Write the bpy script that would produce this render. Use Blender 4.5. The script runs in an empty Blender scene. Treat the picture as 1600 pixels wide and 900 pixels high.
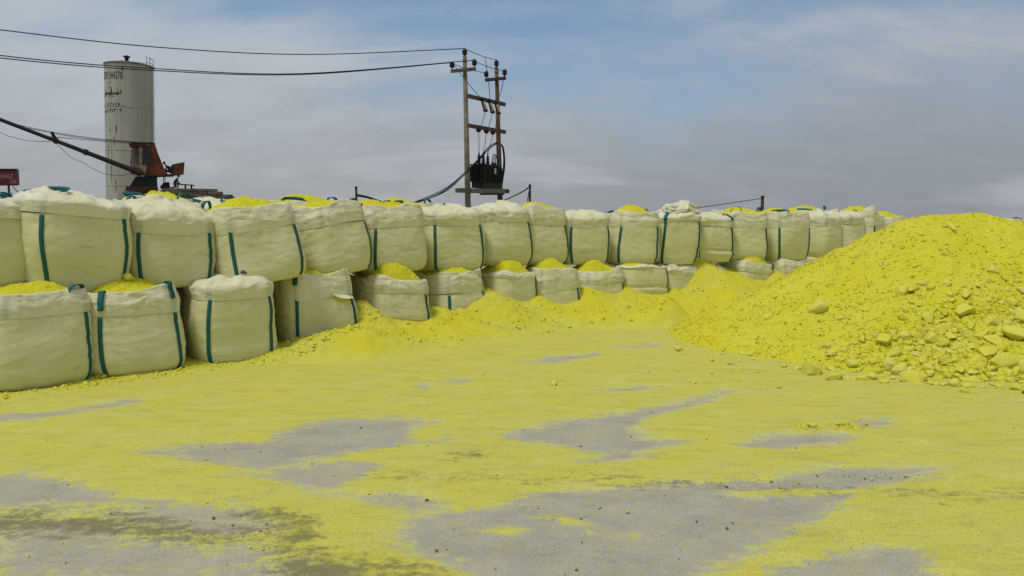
import bpy, math, random
import numpy as np
from mathutils import Vector, Matrix

R = math.radians
SC = bpy.context.scene
COL = SC.collection
rng = np.random.default_rng(11)
random.seed(5)

# ------------------------------------------------------------------ camera, sky, sun, exposure
F, CH = 1256.0, 1.70                      # focal length in photo pixels, eye height
PITCH = math.atan(100.0 / F)
CP, SP = math.cos(PITCH), math.sin(PITCH)
cd = bpy.data.cameras.new("camera"); cam = bpy.data.objects.new("camera", cd); COL.objects.link(cam)
cam.location = (0, 0, CH); cam.rotation_euler = (R(90) - PITCH, 0, 0)
cd.sensor_width = 36.0; cd.lens = 36.0 * F / 1600.0; cd.clip_start = 0.05; cd.clip_end = 6000
SC.camera = cam

SUN_EL, SUN_AZ = R(66), R(-135)           # azimuth measured from +Y towards +X
sun_dir = Vector((math.sin(SUN_AZ) * math.cos(SUN_EL), math.cos(SUN_AZ) * math.cos(SUN_EL), math.sin(SUN_EL)))
sd = bpy.data.lights.new("sun", 'SUN'); sd.energy = 1.5; sd.angle = R(12); sd.color = (1.0, 0.95, 0.86)
so = bpy.data.objects.new("sun", sd); COL.objects.link(so); so.location = (0, 0, 60)
so.rotation_euler = (-sun_dir).to_track_quat('-Z', 'Y').to_euler()

SC.view_settings.view_transform = 'Standard'
SC.view_settings.look = 'None'
SC.view_settings.gamma = 1.0
SC.view_settings.exposure = 0.40
SC.view_settings.use_curve_mapping = False


class NT:
    """small helper to write node trees"""
    def __init__(s, tree):
        s.t = tree; s.n = tree.nodes; s.l = tree.links
    def node(s, typ, **kw):
        nd = s.n.new(typ)
        for k, v in kw.items():
            if k.startswith('i_'):
                s.put(nd.inputs[k[2:].replace('_', ' ')], v)
            else:
                setattr(nd, k, v)
        return nd
    def put(s, sock, v):
        if isinstance(v, bpy.types.NodeSocket): s.l.new(v, sock)
        else:
            if hasattr(sock.default_value, '__len__') and not isinstance(v, (int, float)):
                v = tuple(v)
                if len(sock.default_value) == 4 and len(v) == 3: v = v + (1,)
            sock.default_value = v
    def math(s, op, a, b=0.0, c=0.0, clamp=False):
        nd = s.n.new('ShaderNodeMath'); nd.operation = op; nd.use_clamp = clamp
        s.put(nd.inputs[0], a); s.put(nd.inputs[1], b); s.put(nd.inputs[2], c)
        return nd.outputs[0]
    def mix(s, f, a, b, blend='MIX'):
        nd = s.n.new('ShaderNodeMix'); nd.data_type = 'RGBA'; nd.blend_type = blend
        s.put(nd.inputs[0], f); s.put(nd.inputs[6], a); s.put(nd.inputs[7], b)
        return nd.outputs[2]
    def ramp(s, v, lo, hi, smooth=True):
        nd = s.n.new('ShaderNodeMapRange'); nd.interpolation_type = 'SMOOTHSTEP' if smooth else 'LINEAR'
        s.put(nd.inputs[0], v); s.put(nd.inputs[1], lo); s.put(nd.inputs[2], hi)
        nd.inputs[3].default_value = 0; nd.inputs[4].default_value = 1
        return nd.outputs[0]
    def noise(s, vec, scale, detail=4, rough=0.55, dist=0.0):
        nd = s.n.new('ShaderNodeTexNoise'); s.put(nd.inputs['Vector'], vec)
        nd.inputs['Scale'].default_value = scale; nd.inputs['Detail'].default_value = detail
        nd.inputs['Roughness'].default_value = rough; nd.inputs['Distortion'].default_value = dist
        return nd.outputs[0]
    def mapping(s, vec, scale=(1, 1, 1), rot=(0, 0, 0), loc=(0, 0, 0)):
        nd = s.n.new('ShaderNodeMapping'); s.put(nd.inputs[0], vec)
        nd.inputs['Scale'].default_value = scale; nd.inputs['Rotation'].default_value = rot; nd.inputs['Location'].default_value = loc
        return nd.outputs[0]
    def bump(s, h, strength=0.3, dist=0.02, normal=None):
        nd = s.n.new('ShaderNodeBump'); s.put(nd.inputs['Height'], h)
        nd.inputs['Strength'].default_value = strength; nd.inputs['Distance'].default_value = dist
        if normal is not None: s.put(nd.inputs['Normal'], normal)
        return nd.outputs[0]


wd = bpy.data.worlds.new("World"); SC.world = wd; wd.use_nodes = True
w = NT(wd.node_tree); w.n.clear()
sky = w.node('ShaderNodeTexSky', sky_type='NISHITA', sun_disc=False, sun_elevation=SUN_EL, sun_rotation=SUN_AZ,
             air_density=1.0, dust_density=1.5, ozone_density=2.0, altitude=300)
tc = w.node('ShaderNodeTexCoord')
dirv = tc.outputs['Generated']
sep = w.node('ShaderNodeSeparateXYZ'); w.l.new(dirv, sep.inputs[0])
dx, dy, dz = sep.outputs
az = w.math('ARCTAN2', dx, dy)                       # azimuth, radians, + to the right
den = w.math('ADD', w.math('MAXIMUM', dz, 0.0), 0.42)
comb = w.node('ShaderNodeCombineXYZ')
w.put(comb.inputs[0], w.math('DIVIDE', dx, den)); w.put(comb.inputs[1], w.math('DIVIDE', dy, den))
pv = comb.outputs[0]
n1 = w.noise(w.mapping(pv, (1.3, 2.6, 1), loc=(3.3, 1.2, 0)), 1.15, 7, 0.56, 0.35)
n2 = w.noise(w.mapping(pv, (1.5, 3.0, 1), loc=(8.1, 4.2, 0)), 3.2, 6, 0.6, 0.3)
# veil of high cloud: thick low down, thinning towards the zenith, thinner on the right
edge = w.math('ADD', 0.212, w.math('MULTIPLY', az, 0.08))
cover = w.math('SUBTRACT', edge, dz)
cover = w.math('MULTIPLY', cover, 5.2)
left = w.ramp(az, 0.0, -0.40)
cover = w.math('ADD', cover, w.math('MULTIPLY', left, 0.75))
cover = w.math('ADD', cover, w.math('MULTIPLY', w.math('SUBTRACT', n1, 0.5), 2.3))
cover = w.math('ADD', cover, w.math('MULTIPLY', w.math('SUBTRACT', n2, 0.5), 0.9))
cover = w.math('ADD', cover, w.math('MULTIPLY', w.ramp(dz, 0.36, 0.7), 6.0))      # unseen cloud overhead, added to make the light softer and neutral
cl = w.ramp(cover, -0.35, 0.75)
cl = w.math('MULTIPLY', cl, 0.93)
tone = w.ramp(w.math('ADD', dz, w.math('MULTIPLY', w.math('SUBTRACT', n2, 0.5), 0.22)), 0.0, 0.24)
low = w.mix(w.ramp(az, -0.5, 0.55), (3.45, 3.55, 3.6), (2.5, 2.7, 2.95))
high = w.mix(w.ramp(az, -0.5, 0.55), (4.5, 4.95, 5.4), (3.3, 3.7, 4.3))
ccol = w.mix(tone, low, high)
bright = w.ramp(n1, 0.5, 0.78)
ccol = w.mix(w.math('MULTIPLY', bright, 0.65), ccol, (5.4, 5.7, 6.0))
blue = w.mix(0.35, sky.outputs[0], (1.9, 3.3, 5.0))
ccol = w.mix(w.ramp(dz, 0.33, 0.7), ccol, (4.6, 4.5, 4.25))  # added overhead cloud gets a warm white to neutralise the blue light
bg = w.node('ShaderNodeBackground'); bg.inputs['Strength'].default_value = 0.08
w.put(bg.inputs['Color'], w.mix(cl, blue, ccol))
wo = w.node('ShaderNodeOutputWorld'); w.l.new(bg.outputs[0], wo.inputs[0])

# ------------------------------------------------------------------ numpy noise and pixel helpers
_perm = np.random.default_rng(3).permutation(256).astype(np.int64)
_perm = np.concatenate([_perm, _perm, _perm])
_grad = np.random.default_rng(4).normal(size=(256, 3)); _grad /= np.linalg.norm(_grad, axis=1)[:, None]

def pnoise(p):
    """gradient noise, p (...,3) -> about -0.7..0.7"""
    p = np.asarray(p, float); shp = p.shape[:-1]; p = p.reshape(-1, 3)
    i = np.floor(p).astype(np.int64); f = p - i; i &= 255
    u = f * f * f * (f * (f * 6 - 15) + 10)
    out = 0
    for ax in (0, 1):
        for ay in (0, 1):
            for a_z in (0, 1):
                h = _perm[_perm[_perm[(i[:, 0] + ax) & 255] + ((i[:, 1] + ay) & 255)] + ((i[:, 2] + a_z) & 255)]
                g = _grad[h & 255]
                d = (g * (f - np.array([ax, ay, a_z]))).sum(1)
                wgt = (u[:, 0] if ax else 1 - u[:, 0]) * (u[:, 1] if ay else 1 - u[:, 1]) * (u[:, 2] if a_z else 1 - u[:, 2])
                out = out + wgt * d
    return out.reshape(shp)

def fbm(p, octv=4, lac=2.03, gain=0.5):
    p = np.asarray(p, float); a = 1.0; s = 0
    for k in range(octv):
        s = s + a * pnoise(p + 17.3 * k); p = p * lac; a *= gain
    return s

def ridged(p, octv=3, gain=0.5):
    p = np.asarray(p, float); a = 1.0; s = 0
    for k in range(octv):
        s = s + a * (1 - np.abs(pnoise(p + 9.1 * k)) * 2.4); p = p * 2.1; a *= gain
    return s

def smooth(x, a, b):
    t = np.clip((x - a) / (b - a), 0, 1); return t * t * (3 - 2 * t)

def ray(px, py):
    return np.array([(px - 800.0), F * CP + (450.0 - py) * SP, -F * SP + (450.0 - py) * CP])

def P(px, py, Y):
    """the point of the world at depth Y that the photo shows at px, py"""
    r = ray(px, py); return np.array([0, 0, CH]) + r * (Y / r[1])

def G(px, py, z=0.0):
    r = ray(px, py); return np.array([0, 0, CH]) + r * ((z - CH) / r[2])

def WX(px, Y, z):
    return (px - 800.0) / F * (Y * CP - (z - CH) * SP)

# ------------------------------------------------------------------ mesh helpers
def mesh_obj(name, V, Fc, mat, parent=None, smooth_sh=True, loc=None):
    me = bpy.data.meshes.new(name)
    me.from_pydata([tuple(v) for v in V], [], [tuple(f) for f in Fc])
    if smooth_sh and len(me.polygons):
        me.polygons.foreach_set('use_smooth', np.ones(len(me.polygons), dtype=bool))
    if mat: me.materials.append(mat)
    me.update()
    o = bpy.data.objects.new(name, me); COL.objects.link(o)
    if parent is not None: o.parent = parent
    if loc is not None: o.location = loc
    return o

def grid_obj(name, Pts, mat, parent=None, wrap=False, flip=False):
    """Pts (rows, cols, 3)"""
    nr, nc = Pts.shape[:2]
    idx = np.arange(nr * nc).reshape(nr, nc)
    if wrap: idx = np.concatenate([idx, idx[:, :1]], axis=1)
    a, b, c, d = idx[:-1, :-1], idx[:-1, 1:], idx[1:, 1:], idx[1:, :-1]
    q = np.stack([a, b, c, d], -1).reshape(-1, 4)
    if flip: q = q[:, ::-1]
    me = bpy.data.meshes.new(name)
    V = Pts.reshape(-1, 3)
    me.vertices.add(len(V)); me.vertices.foreach_set('co', V.astype(np.float32).ravel())
    me.loops.add(q.size); me.loops.foreach_set('vertex_index', q.ravel().astype(np.int32))
    me.polygons.add(len(q))
    me.polygons.foreach_set('loop_start', np.arange(0, q.size, 4, dtype=np.int32))
    me.polygons.foreach_set('use_smooth', np.ones(len(q), dtype=bool))
    me.update(calc_edges=True); me.validate()
    if mat: me.materials.append(mat)
    o = bpy.data.objects.new(name, me); COL.objects.link(o)
    if parent is not None: o.parent = parent
    return o

class MB:
    def __init__(s): s.V = []; s.F = []
    def add(s, V, Fc):
        b = len(s.V); s.V += [tuple(v) for v in V]; s.F += [tuple(b + i for i in f) for f in Fc]; return s
    def box(s, c, size, rot=None):
        c = np.array(c, float); h = np.array(size, float) / 2
        V = [np.array([x, y, z]) * h for x in (-1, 1) for y in (-1, 1) for z in (-1, 1)]
        if rot is not None: V = [np.array(rot @ Vector(v)) for v in V]
        V = [v + c for v in V]
        return s.add(V, [(0, 1, 3, 2), (4, 6, 7, 5), (0, 4, 5, 1), (2, 3, 7, 6), (0, 2, 6, 4), (1, 5, 7, 3)])
    def beam(s, a, b, wd_, ht, up=(0, 0, 1)):
        a = Vector(a); b = Vector(b); d = (b - a); L = d.length; d.normalize()
        sd_ = d.cross(Vector(up)); sd_.normalize(); u = sd_.cross(d)
        M = Matrix((d, sd_, u)).transposed()
        return s.box((a + b) / 2, (L, wd_, ht), M)
    def tube(s, pts, r, n=8, cap=True):
        pts = [Vector(p) for p in pts]; rr = r if hasattr(r, '__len__') else [r] * len(pts)
        V = []; Fc = []; pu = None
        for i, p in enumerate(pts):
            t = (pts[min(i + 1, len(pts) - 1)] - pts[max(i - 1, 0)]).normalized()
            if pu is None:
                pu = t.orthogonal().normalized()
            else:
                pu = (pu - t * pu.dot(t)).normalized()
            q = t.cross(pu)
            for k in range(n):
                a = 2 * math.pi * k / n
                V.append(p + (pu * math.cos(a) + q * math.sin(a)) * rr[i])
        for i in range(len(pts) - 1):
            for k in range(n):
                Fc.append((i * n + k, i * n + (k + 1) % n, (i + 1) * n + (k + 1) % n, (i + 1) * n + k))
        if cap:
            Fc.append(tuple(range(n - 1, -1, -1))); Fc.append(tuple((len(pts) - 1) * n + k for k in range(n)))
        return s.add(V, Fc)
    def lathe(s, prof, c, n=20, axis=None):
        """prof list of (r, z) from c upwards, or along axis"""
        c = Vector(c); V = []; Fc = []
        q = Vector(axis).to_track_quat('Z', 'Y') if axis is not None else None
        for r, z in prof:
            for k in range(n):
                a = 2 * math.pi * k / n; v = Vector((r * math.cos(a), r * math.sin(a), z))
                if q: v = q @ v
                V.append(c + v)
        m = len(prof)
        for i in range(m - 1):
            for k in range(n):
                Fc.append((i * n + k, i * n + (k + 1) % n, (i + 1) * n + (k + 1) % n, (i + 1) * n + k))
        Fc.append(tuple(range(n - 1, -1, -1))); Fc.append(tuple((m - 1) * n + k for k in range(n)))
        return s.add(V, Fc)
    def prism(s, poly, y0, y1):
        """poly: list of (x, z) points; solid between y0 and y1"""
        n = len(poly)
        ar = sum(poly[i][0] * poly[(i + 1) % n][1] - poly[(i + 1) % n][0] * poly[i][1] for i in range(n))
        if ar < 0: poly = poly[::-1]
        V = [(x, y0, z) for x, z in poly] + [(x, y1, z) for x, z in poly]
        Fc = [tuple(range(n)), tuple(range(2 * n - 1, n - 1, -1))]
        for i in range(n):
            j = (i + 1) % n; Fc.append((i, i + n, j + n, j))
        return s.add(V, Fc)
    def ribbon(s, pts, wdirs, width, thick=0.005):
        """flat band with thickness; wdirs: one width direction per point (or one for all)"""
        pts = [Vector(p) for p in pts]; n = len(pts); V = []; Fc = []
        for i, p in enumerate(pts):
            wv = Vector(wdirs[i] if hasattr(wdirs[0], '__len__') else wdirs).normalized()
            t = (pts[min(i + 1, n - 1)] - pts[max(i - 1, 0)]).normalized()
            nn = t.cross(wv).normalized()
            for a, b in ((-1, -1), (1, -1), (1, 1), (-1, 1)):
                V.append(p + wv * a * width / 2 + nn * b * thick / 2)
        for i in range(n - 1):
            for k in range(4):
                Fc.append((i * 4 + k, i * 4 + (k + 1) % 4, (i + 1) * 4 + (k + 1) % 4, (i + 1) * 4 + k))
        Fc.append((3, 2, 1, 0)); Fc.append(tuple((n - 1) * 4 + k for k in range(4)))
        return s.add(V, Fc)
    def build(s, name, mat, parent=None, smooth_sh=False):
        return mesh_obj(name, s.V, s.F, mat, parent, smooth_sh)

def empty(name, loc=(0, 0, 0)):
    o = bpy.data.objects.new(name, None); COL.objects.link(o); o.location = loc; o.empty_display_size = 0.3
    return o

def tag(o, label=None, cat=None, group=None, kind=None):
    if label: o['label'] = label
    if cat: o['category'] = cat
    if group: o['group'] = group
    if kind: o['kind'] = kind
    return o

# ------------------------------------------------------------------ materials
def new_mat(name):
    m = bpy.data.materials.new(name); m.use_nodes = True
    t = NT(m.node_tree); bs = t.n['Principled BSDF']; bs.inputs['Roughness'].default_value = 0.9
    bs.inputs['Specular IOR Level'].default_value = 0.25
    return m, t, bs

def mat_simple(name, col, rough=0.6, var=0.25, scale=6.0, metal=0.0, col2=None, bump=0.0):
    m, t, bs = new_mat(name)
    co = t.node('ShaderNodeTexCoord').outputs['Object']
    n = t.noise(co, scale, 5, 0.6)
    c2 = col2 if col2 else tuple(c * (1 - var) for c in col)
    t.put(bs.inputs['Base Color'], t.mix(t.ramp(n, 0.35, 0.68), col, c2))
    bs.inputs['Roughness'].default_value = rough; bs.inputs['Metallic'].default_value = metal
    if bump: t.put(bs.inputs['Normal'], t.bump(t.noise(co, scale * 4, 4), bump, 0.02))
    return m

def mat_sulphur(name, c1, c2, c3, grain=70.0, bs_=0.55, bd=0.02):
    m, t, bs = new_mat(name)
    geo = t.node('ShaderNodeNewGeometry').outputs['Position']
    a = t.noise(geo, 1.3, 5, 0.6); b = t.noise(geo, 9.0, 5, 0.65); c = t.noise(geo, grain, 3, 0.7)
    col = t.mix(t.ramp(a, 0.38, 0.66), c1, c2)
    col = t.mix(t.math('MULTIPLY', t.ramp(b, 0.5, 0.75), 0.6), col, c3)
    col = t.mix(1.0, col, t.mix(t.ramp(c, 0.34, 0.66), (0.80, 0.79, 0.76), (1.10, 1.10, 1.15)), 'MULTIPLY')
    t.put(bs.inputs['Base Color'], col); bs.inputs['Roughness'].default_value = 1.0
    bs.inputs['Specular IOR Level'].default_value = 0.1
    h = t.math('ADD', t.math('MULTIPLY', b, 0.9), t.math('MULTIPLY', c, 0.5))
    t.put(bs.inputs['Normal'], t.bump(h, bs_, bd))
    return m

M_heap = mat_sulphur('sulphur_heap_powder', (0.605, 0.58, 0.035), (0.625, 0.605, 0.055), (0.54, 0.505, 0.045), 55.0, 0.65, 0.03)
M_spill = mat_sulphur('sulphur_spill_powder', (0.60, 0.565, 0.035), (0.58, 0.56, 0.085), (0.50, 0.465, 0.06))
_t = NT(M_spill.node_tree); _b = _t.n['Principled BSDF']; _c = _b.inputs['Base Color'].links[0].from_socket
_t.put(_b.inputs['Base Color'], _t.mix(_t.math('MULTIPLY', _t.node('ShaderNodeAttribute', attribute_name='thin').outputs['Fac'], 0.95), _c, (0.54, 0.53, 0.095)))
M_fill = mat_sulphur('sulphur_fill_powder', (0.59, 0.575, 0.03), (0.58, 0.55, 0.035), (0.54, 0.51, 0.045), 60, 0.6, 0.02)

def mat_lump():
    m, t, bs = new_mat('sulphur_lump_stone')
    co = t.node('ShaderNodeTexCoord').outputs['Object']
    rnd = t.node('ShaderNodeObjectInfo').outputs['Random']
    off = t.node('ShaderNodeVectorMath', operation='ADD'); t.l.new(co, off.inputs[0])
    cb = t.node('ShaderNodeCombineXYZ'); t.put(cb.inputs[0], t.math('MULTIPLY', rnd, 30.0)); t.l.new(cb.outputs[0], off.inputs[1])
    v = off.outputs[0]
    a = t.noise(v, 1.4, 4, 0.6); b = t.noise(v, 7, 5, 0.65)
    col = t.mix(t.ramp(a, 0.35, 0.65), (0.61, 0.57, 0.05), (0.61, 0.58, 0.10))
    col = t.mix(t.math('MULTIPLY', t.ramp(rnd, 0.55, 1.0), 0.55), col, (0.60, 0.58, 0.17))
    col = t.mix(t.math('MULTIPLY', t.ramp(b, 0.55, 0.75), 0.3), col, (0.52, 0.46, 0.05))
    t.put(bs.inputs['Base Color'], col); bs.inputs['Roughness'].default_value = 0.95
    t.put(bs.inputs['Normal'], t.bump(b, 0.25, 0.01))
    return m
M_lump = mat_lump()
M_gravel = mat_sulphur('sulphur_gravel', (0.60, 0.575, 0.038), (0.60, 0.58, 0.08), (0.50, 0.465, 0.045), 40, 0.3, 0.01)
M_dirt = mat_simple('dark_dirt_crumbs', (0.10, 0.09, 0.05), 0.95, 0.5, 30, col2=(0.22, 0.20, 0.07))

def mat_fabric(name, c1, c2, cy, rough, weave=1.0, trans=0.0):
    m, t, bs = new_mat(name)
    co = t.node('ShaderNodeTexCoord').outputs['Object']
    rnd = t.node('ShaderNodeObjectInfo').outputs['Random']
    off = t.node('ShaderNodeVectorMath', operation='ADD'); t.l.new(co, off.inputs[0])
    cb = t.node('ShaderNodeCombineXYZ'); t.put(cb.inputs[1], t.math('MULTIPLY', rnd, 50.0)); t.put(cb.inputs[0], t.math('MULTIPLY', rnd, 20.0))
    t.l.new(cb.outputs[0], off.inputs[1]); v = off.outputs[0]
    a = t.noise(v, 1.6, 5, 0.6); b = t.noise(v, 5.5, 6, 0.65, 0.6)
    col = t.mix(t.ramp(a, 0.36, 0.66), c1, c2)
    col = t.mix(t.math('MULTIPLY', t.ramp(b, 0.50, 0.78), 0.75), col, cy)
    # grimy smears, and the strap behind thin cloth
    col = t.mix(t.math('MULTIPLY', t.node('ShaderNodeAttribute', attribute_name='ghost').outputs['Fac'], 0.32), col, (0.22, 0.30, 0.22))
    g = t.noise(t.mapping(v, (1.2, 1.2, 3.0)), 2.3, 6, 0.7, 0.8)
    col = t.mix(t.math('MULTIPLY', t.ramp(g, 0.54, 0.74), 0.42), col, (0.30, 0.28, 0.13))
    t.put(bs.inputs['Base Color'], col); bs.inputs['Roughness'].default_value = rough
    bs.inputs['Specular IOR Level'].default_value = 0.4 if rough < 0.6 else 0.25
    # fine creases and the woven threads
    cr = t.noise(t.mapping(v, (3.0, 3.0, 11.0)), 2.2, 6, 0.62, 1.2)
    cr2 = t.noise(t.mapping(v, (9.0, 9.0, 5.0)), 1.6, 5, 0.6, 1.0)
    ridge = t.math('ABSOLUTE', t.math('SUBTRACT', cr, 0.5))
    ridge2 = t.math('ABSOLUTE', t.math('SUBTRACT', cr2, 0.5))
    wv = t.node('ShaderNodeTexWave', wave_type='BANDS', bands_direction='Z'); t.l.new(co, wv.inputs[0]); wv.inputs['Scale'].default_value = 70.0; wv.inputs['Distortion'].default_value = 0.6
    h = t.math('SUBTRACT', t.math('MULTIPLY', wv.outputs[1], 0.03 * weave), t.math('MULTIPLY', t.math('ADD', ridge, t.math('MULTIPLY', ridge2, 0.6)), 1.0))
    t.put(bs.inputs['Normal'], t.bump(h, 0.45 if rough < 0.6 else 0.30, 0.03))
    return m
M_body = mat_fabric('woven_bag_cloth', (0.64, 0.625, 0.375), (0.615, 0.60, 0.34), (0.61, 0.58, 0.22), 0.7)
M_collar = mat_fabric('thin_bag_collar', (0.66, 0.64, 0.42), (0.68, 0.665, 0.49), (0.62, 0.585, 0.25), 0.5, 0.6)
M_plastic = mat_fabric('white_crumpled_cloth', (0.68, 0.665, 0.47), (0.70, 0.695, 0.57), (0.62, 0.585, 0.24), 0.45, 0.5)
M_strap = mat_simple('shaded_strap_webbing', (0.010, 0.10, 0.092), 0.8, 0.4, 14, col2=(0.022, 0.115, 0.085), bump=0.3)  # webbing colour with the shade on the straps painted in
M_loop = mat_simple('lit_loop_webbing', (0.012, 0.13, 0.16), 0.75, 0.4, 14, bump=0.3)  # the same webbing in its lit tone, painted in for the loops
M_cord = mat_simple('dark_cord', (0.03, 0.035, 0.035), 0.8)

# ------------------------------------------------------------------ layout of the bag rows
# lower row: photo column, depth of the centre
LOW = [(40, 8.55, -1), (203, 9.35, 0), (357, 10.1, 0), (491, 11.25, 0), (606, 12.15, 0), (701, 13.1, 0), (784, 13.9, 0),
       (856, 14.5, 0), (925, 15.1, 0), (988, 15.65, 0), (1043, 16.2, 0), (1092, 16.8, 0), (1158, 17.2, 0), (1215, 17.8, 0)]
low_xy = np.array([[WX(c, y, 0.5), y] for c, y, _ in LOW])
row_ext = np.concatenate([[low_xy[0] - (low_xy[1] - low_xy[0]) * 1.6], low_xy, [[7.2, 18.9], [9.0, 20.6], [12.0, 23.6]]])

def row_project(X, Y):
    """(t, s): running length along the lower row and distance in front of its centre line"""
    X = np.asarray(X, float); Y = np.asarray(Y, float)
    best = np.full(X.shape, 1e9); bt = np.zeros(X.shape); bsg = np.zeros(X.shape)
    acc = 0.0
    n = len(row_ext)
    for i in range(n - 1):
        a = row_ext[i]; b = row_ext[i + 1]; d = b - a; L = np.hypot(*d)
        u = ((X - a[0]) * d[0] + (Y - a[1]) * d[1]) / L ** 2
        uc = np.clip(u, 0 if i else -5, 1 if i < n - 2 else 5)
        qx = a[0] + d[0] * uc; qy = a[1] + d[1] * uc
        dist = np.hypot(X - qx, Y - qy)
        sgn = np.sign((X - a[0]) * d[1] - (Y - a[1]) * d[0])
        m = dist < best
        best = np.where(m, dist, best); bt = np.where(m, acc + uc * L, bt); bsg = np.where(m, sgn * dist, bsg)
        acc += L
    return bt, bsg

seglen = np.hypot(*(row_ext[1:] - row_ext[:-1]).T)
cum = np.concatenate([[0], np.cumsum(seglen)])
T_LOW = cum[1:1 + len(LOW)]
#           1     2     3     4     5     6     7     8     9     10    11    12    13    14
SP_H = [0.06, 0.06, 0.08, 0.16, 0.30, 0.30, 0.36, 0.30, 0.40, 0.26, 0.46, 0.82, 0.50, 0.55]
SP_W = [0.50, 0.50, 0.60, 0.80, 1.30, 1.35, 1.40, 1.50, 1.70, 1.80, 2.0, 2.4, 2.2, 2.0]
SP_G = [0.03, 0.03, 0.05, 0.38, 0.30, 0.30, 0.32, 0.32, 0.28, 0.30, 0.35, 0.2, 0.25, 0.2]   # extra heap in the gap after each bag

def spill_h(X, Y, detail=True):
    t, s = row_project(X, Y)
    H = np.interp(t, T_LOW, SP_H) + 0.09 * smooth(t, T_LOW[3], T_LOW[4]); Wd = np.interp(t, T_LOW, SP_W) * 1.2
    gap = 0
    for i in range(len(LOW) - 1):
        tg = (T_LOW[i] + T_LOW[i + 1]) / 2
        gap = gap + 0.72 * SP_G[i] * (0.8 + 0.5 * math.sin(i * 2.7)) * np.exp(-((t - tg - 0.1 * math.sin(i * 1.9)) / (0.36 + 0.12 * math.sin(i * 4.1))) ** 2)
    q = np.stack([X * 0.8, Y * 0.8, 0 * X], -1)
    Wd = Wd * (1 + 0.45 * pnoise(q + 5.5))
    e = np.clip((s - 0.30) / Wd, 0, 1)
    h = H * (1 - e) ** 1.25 + gap * np.clip(1 - e * 1.25, 0, 1) ** 1.5
    back = np.clip((-s - 0.1) / 0.6, 0, 1)
    h = h * (1 - back * 0.5)
    # humps of powder standing off the row
    for hx, hy, hh, sx, sy in HUMPS:
        h = h + hh * np.exp(-((X - hx) / sx) ** 2 - ((Y - hy) / sy) ** 2)
    h = h - 0.035
    if detail:
        amp = np.clip((h + 0.03) / 0.12, 0, 1)
        p = np.stack([X, Y, 0 * X], -1)
        lump_ = np.clip(0.5 + 1.4 * pnoise(p * 0.9 + 8.8), 0, 1)
        h = h + amp * (0.085 * fbm(p * 2.0, 3) + (0.012 + 0.05 * lump_) * np.abs(fbm(p * 7.0 + 3.1, 3))) + np.clip(amp * 1.4, 0, 1) * (0.006 + 0.03 * lump_) * np.abs(fbm(p * 22.0, 2))
    return h
HUMPS = [(-2.12, 10.45, 0.30, 0.55, 0.55), (-1.45, 10.65, 0.13, 0.65, 0.4), (2.62, 13.5, 0.40, 0.38, 0.35), (1.7, 13.3, 0.16, 0.7, 0.35), (-2.75, 10.05, 0.07, 0.5, 0.4), (-3.6, 9.0, 0.03, 0.6, 0.3)]

HA, HB, HR, HH = np.array([6.45, 12.3]), np.array([7.08, 12.25]), 3.86, 1.90

def heap_h(X, Y, detail=True):
    X = np.asarray(X, float); Y = np.asarray(Y, float)
    d = HB - HA; u = np.clip(((X - HA[0]) * d[0] + (Y - HA[1]) * d[1]) / (d @ d), 0, 1)
    qx = HA[0] + d[0] * u; qy = HA[1] + d[1] * u
    rho = np.hypot(X - qx, Y - qy); ang = np.arctan2(Y - qy, X - qx)
    ridge_ = pnoise(np.stack([np.cos(ang) * 5.5, np.sin(ang) * 5.5, rho * 0.55], -1))
    rad = HR * (1 + 0.06 * pnoise(np.stack([np.cos(ang) * 1.3, np.sin(ang) * 1.3, 0 * X + 2.2], -1)) * 1.6)
    s = rho / rad
    g = 1.04 - np.sqrt(s ** 2 + 0.012) * 1.04 + 0.055
    g = g - 0.10 * np.sin(np.clip(s, 0, 1) * math.pi)  * np.clip(s, 0, 1)      # hollow lower slope
    h = HH * g
    h = np.where(s > 1.0, h - (s - 1) * 1.0, h)
    if detail:
        p = np.stack([X, Y, 0 * X], -1); am = np.clip(h / 0.3, 0, 1)
        h = h + am * (0.085 * ridge_ * np.clip(s * 1.6, 0, 1) + 0.10 * fbm(p * 0.9 + 7.7, 3) + 0.06 * fbm(p * 3.3, 3)) + np.clip(am, 0.15, 1) * (0.022 * np.abs(fbm(p * 13.0, 3)) + 0.012 * np.abs(fbm(p * 34.0, 2)))
    return h

# ------------------------------------------------------------------ ground: one sheet to the horizon
def axis_coords(lo, hi, step, far):
    core = np.arange(lo, hi + step / 2, step); out = []; x = hi; s = step
    while x < far: s *= 1.45; x += s; out.append(x)
    neg = []; x = lo; s = step
    while x > -far: s *= 1.45; x -= s; neg.append(x)
    return np.concatenate([neg[::-1], core, out])
gx = axis_coords(-8.0, 9.5, 0.036, 3000); gy = axis_coords(3.3, 14.5, 0.036, 3000)
GX, GY = np.meshgrid(gx, gy)

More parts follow.
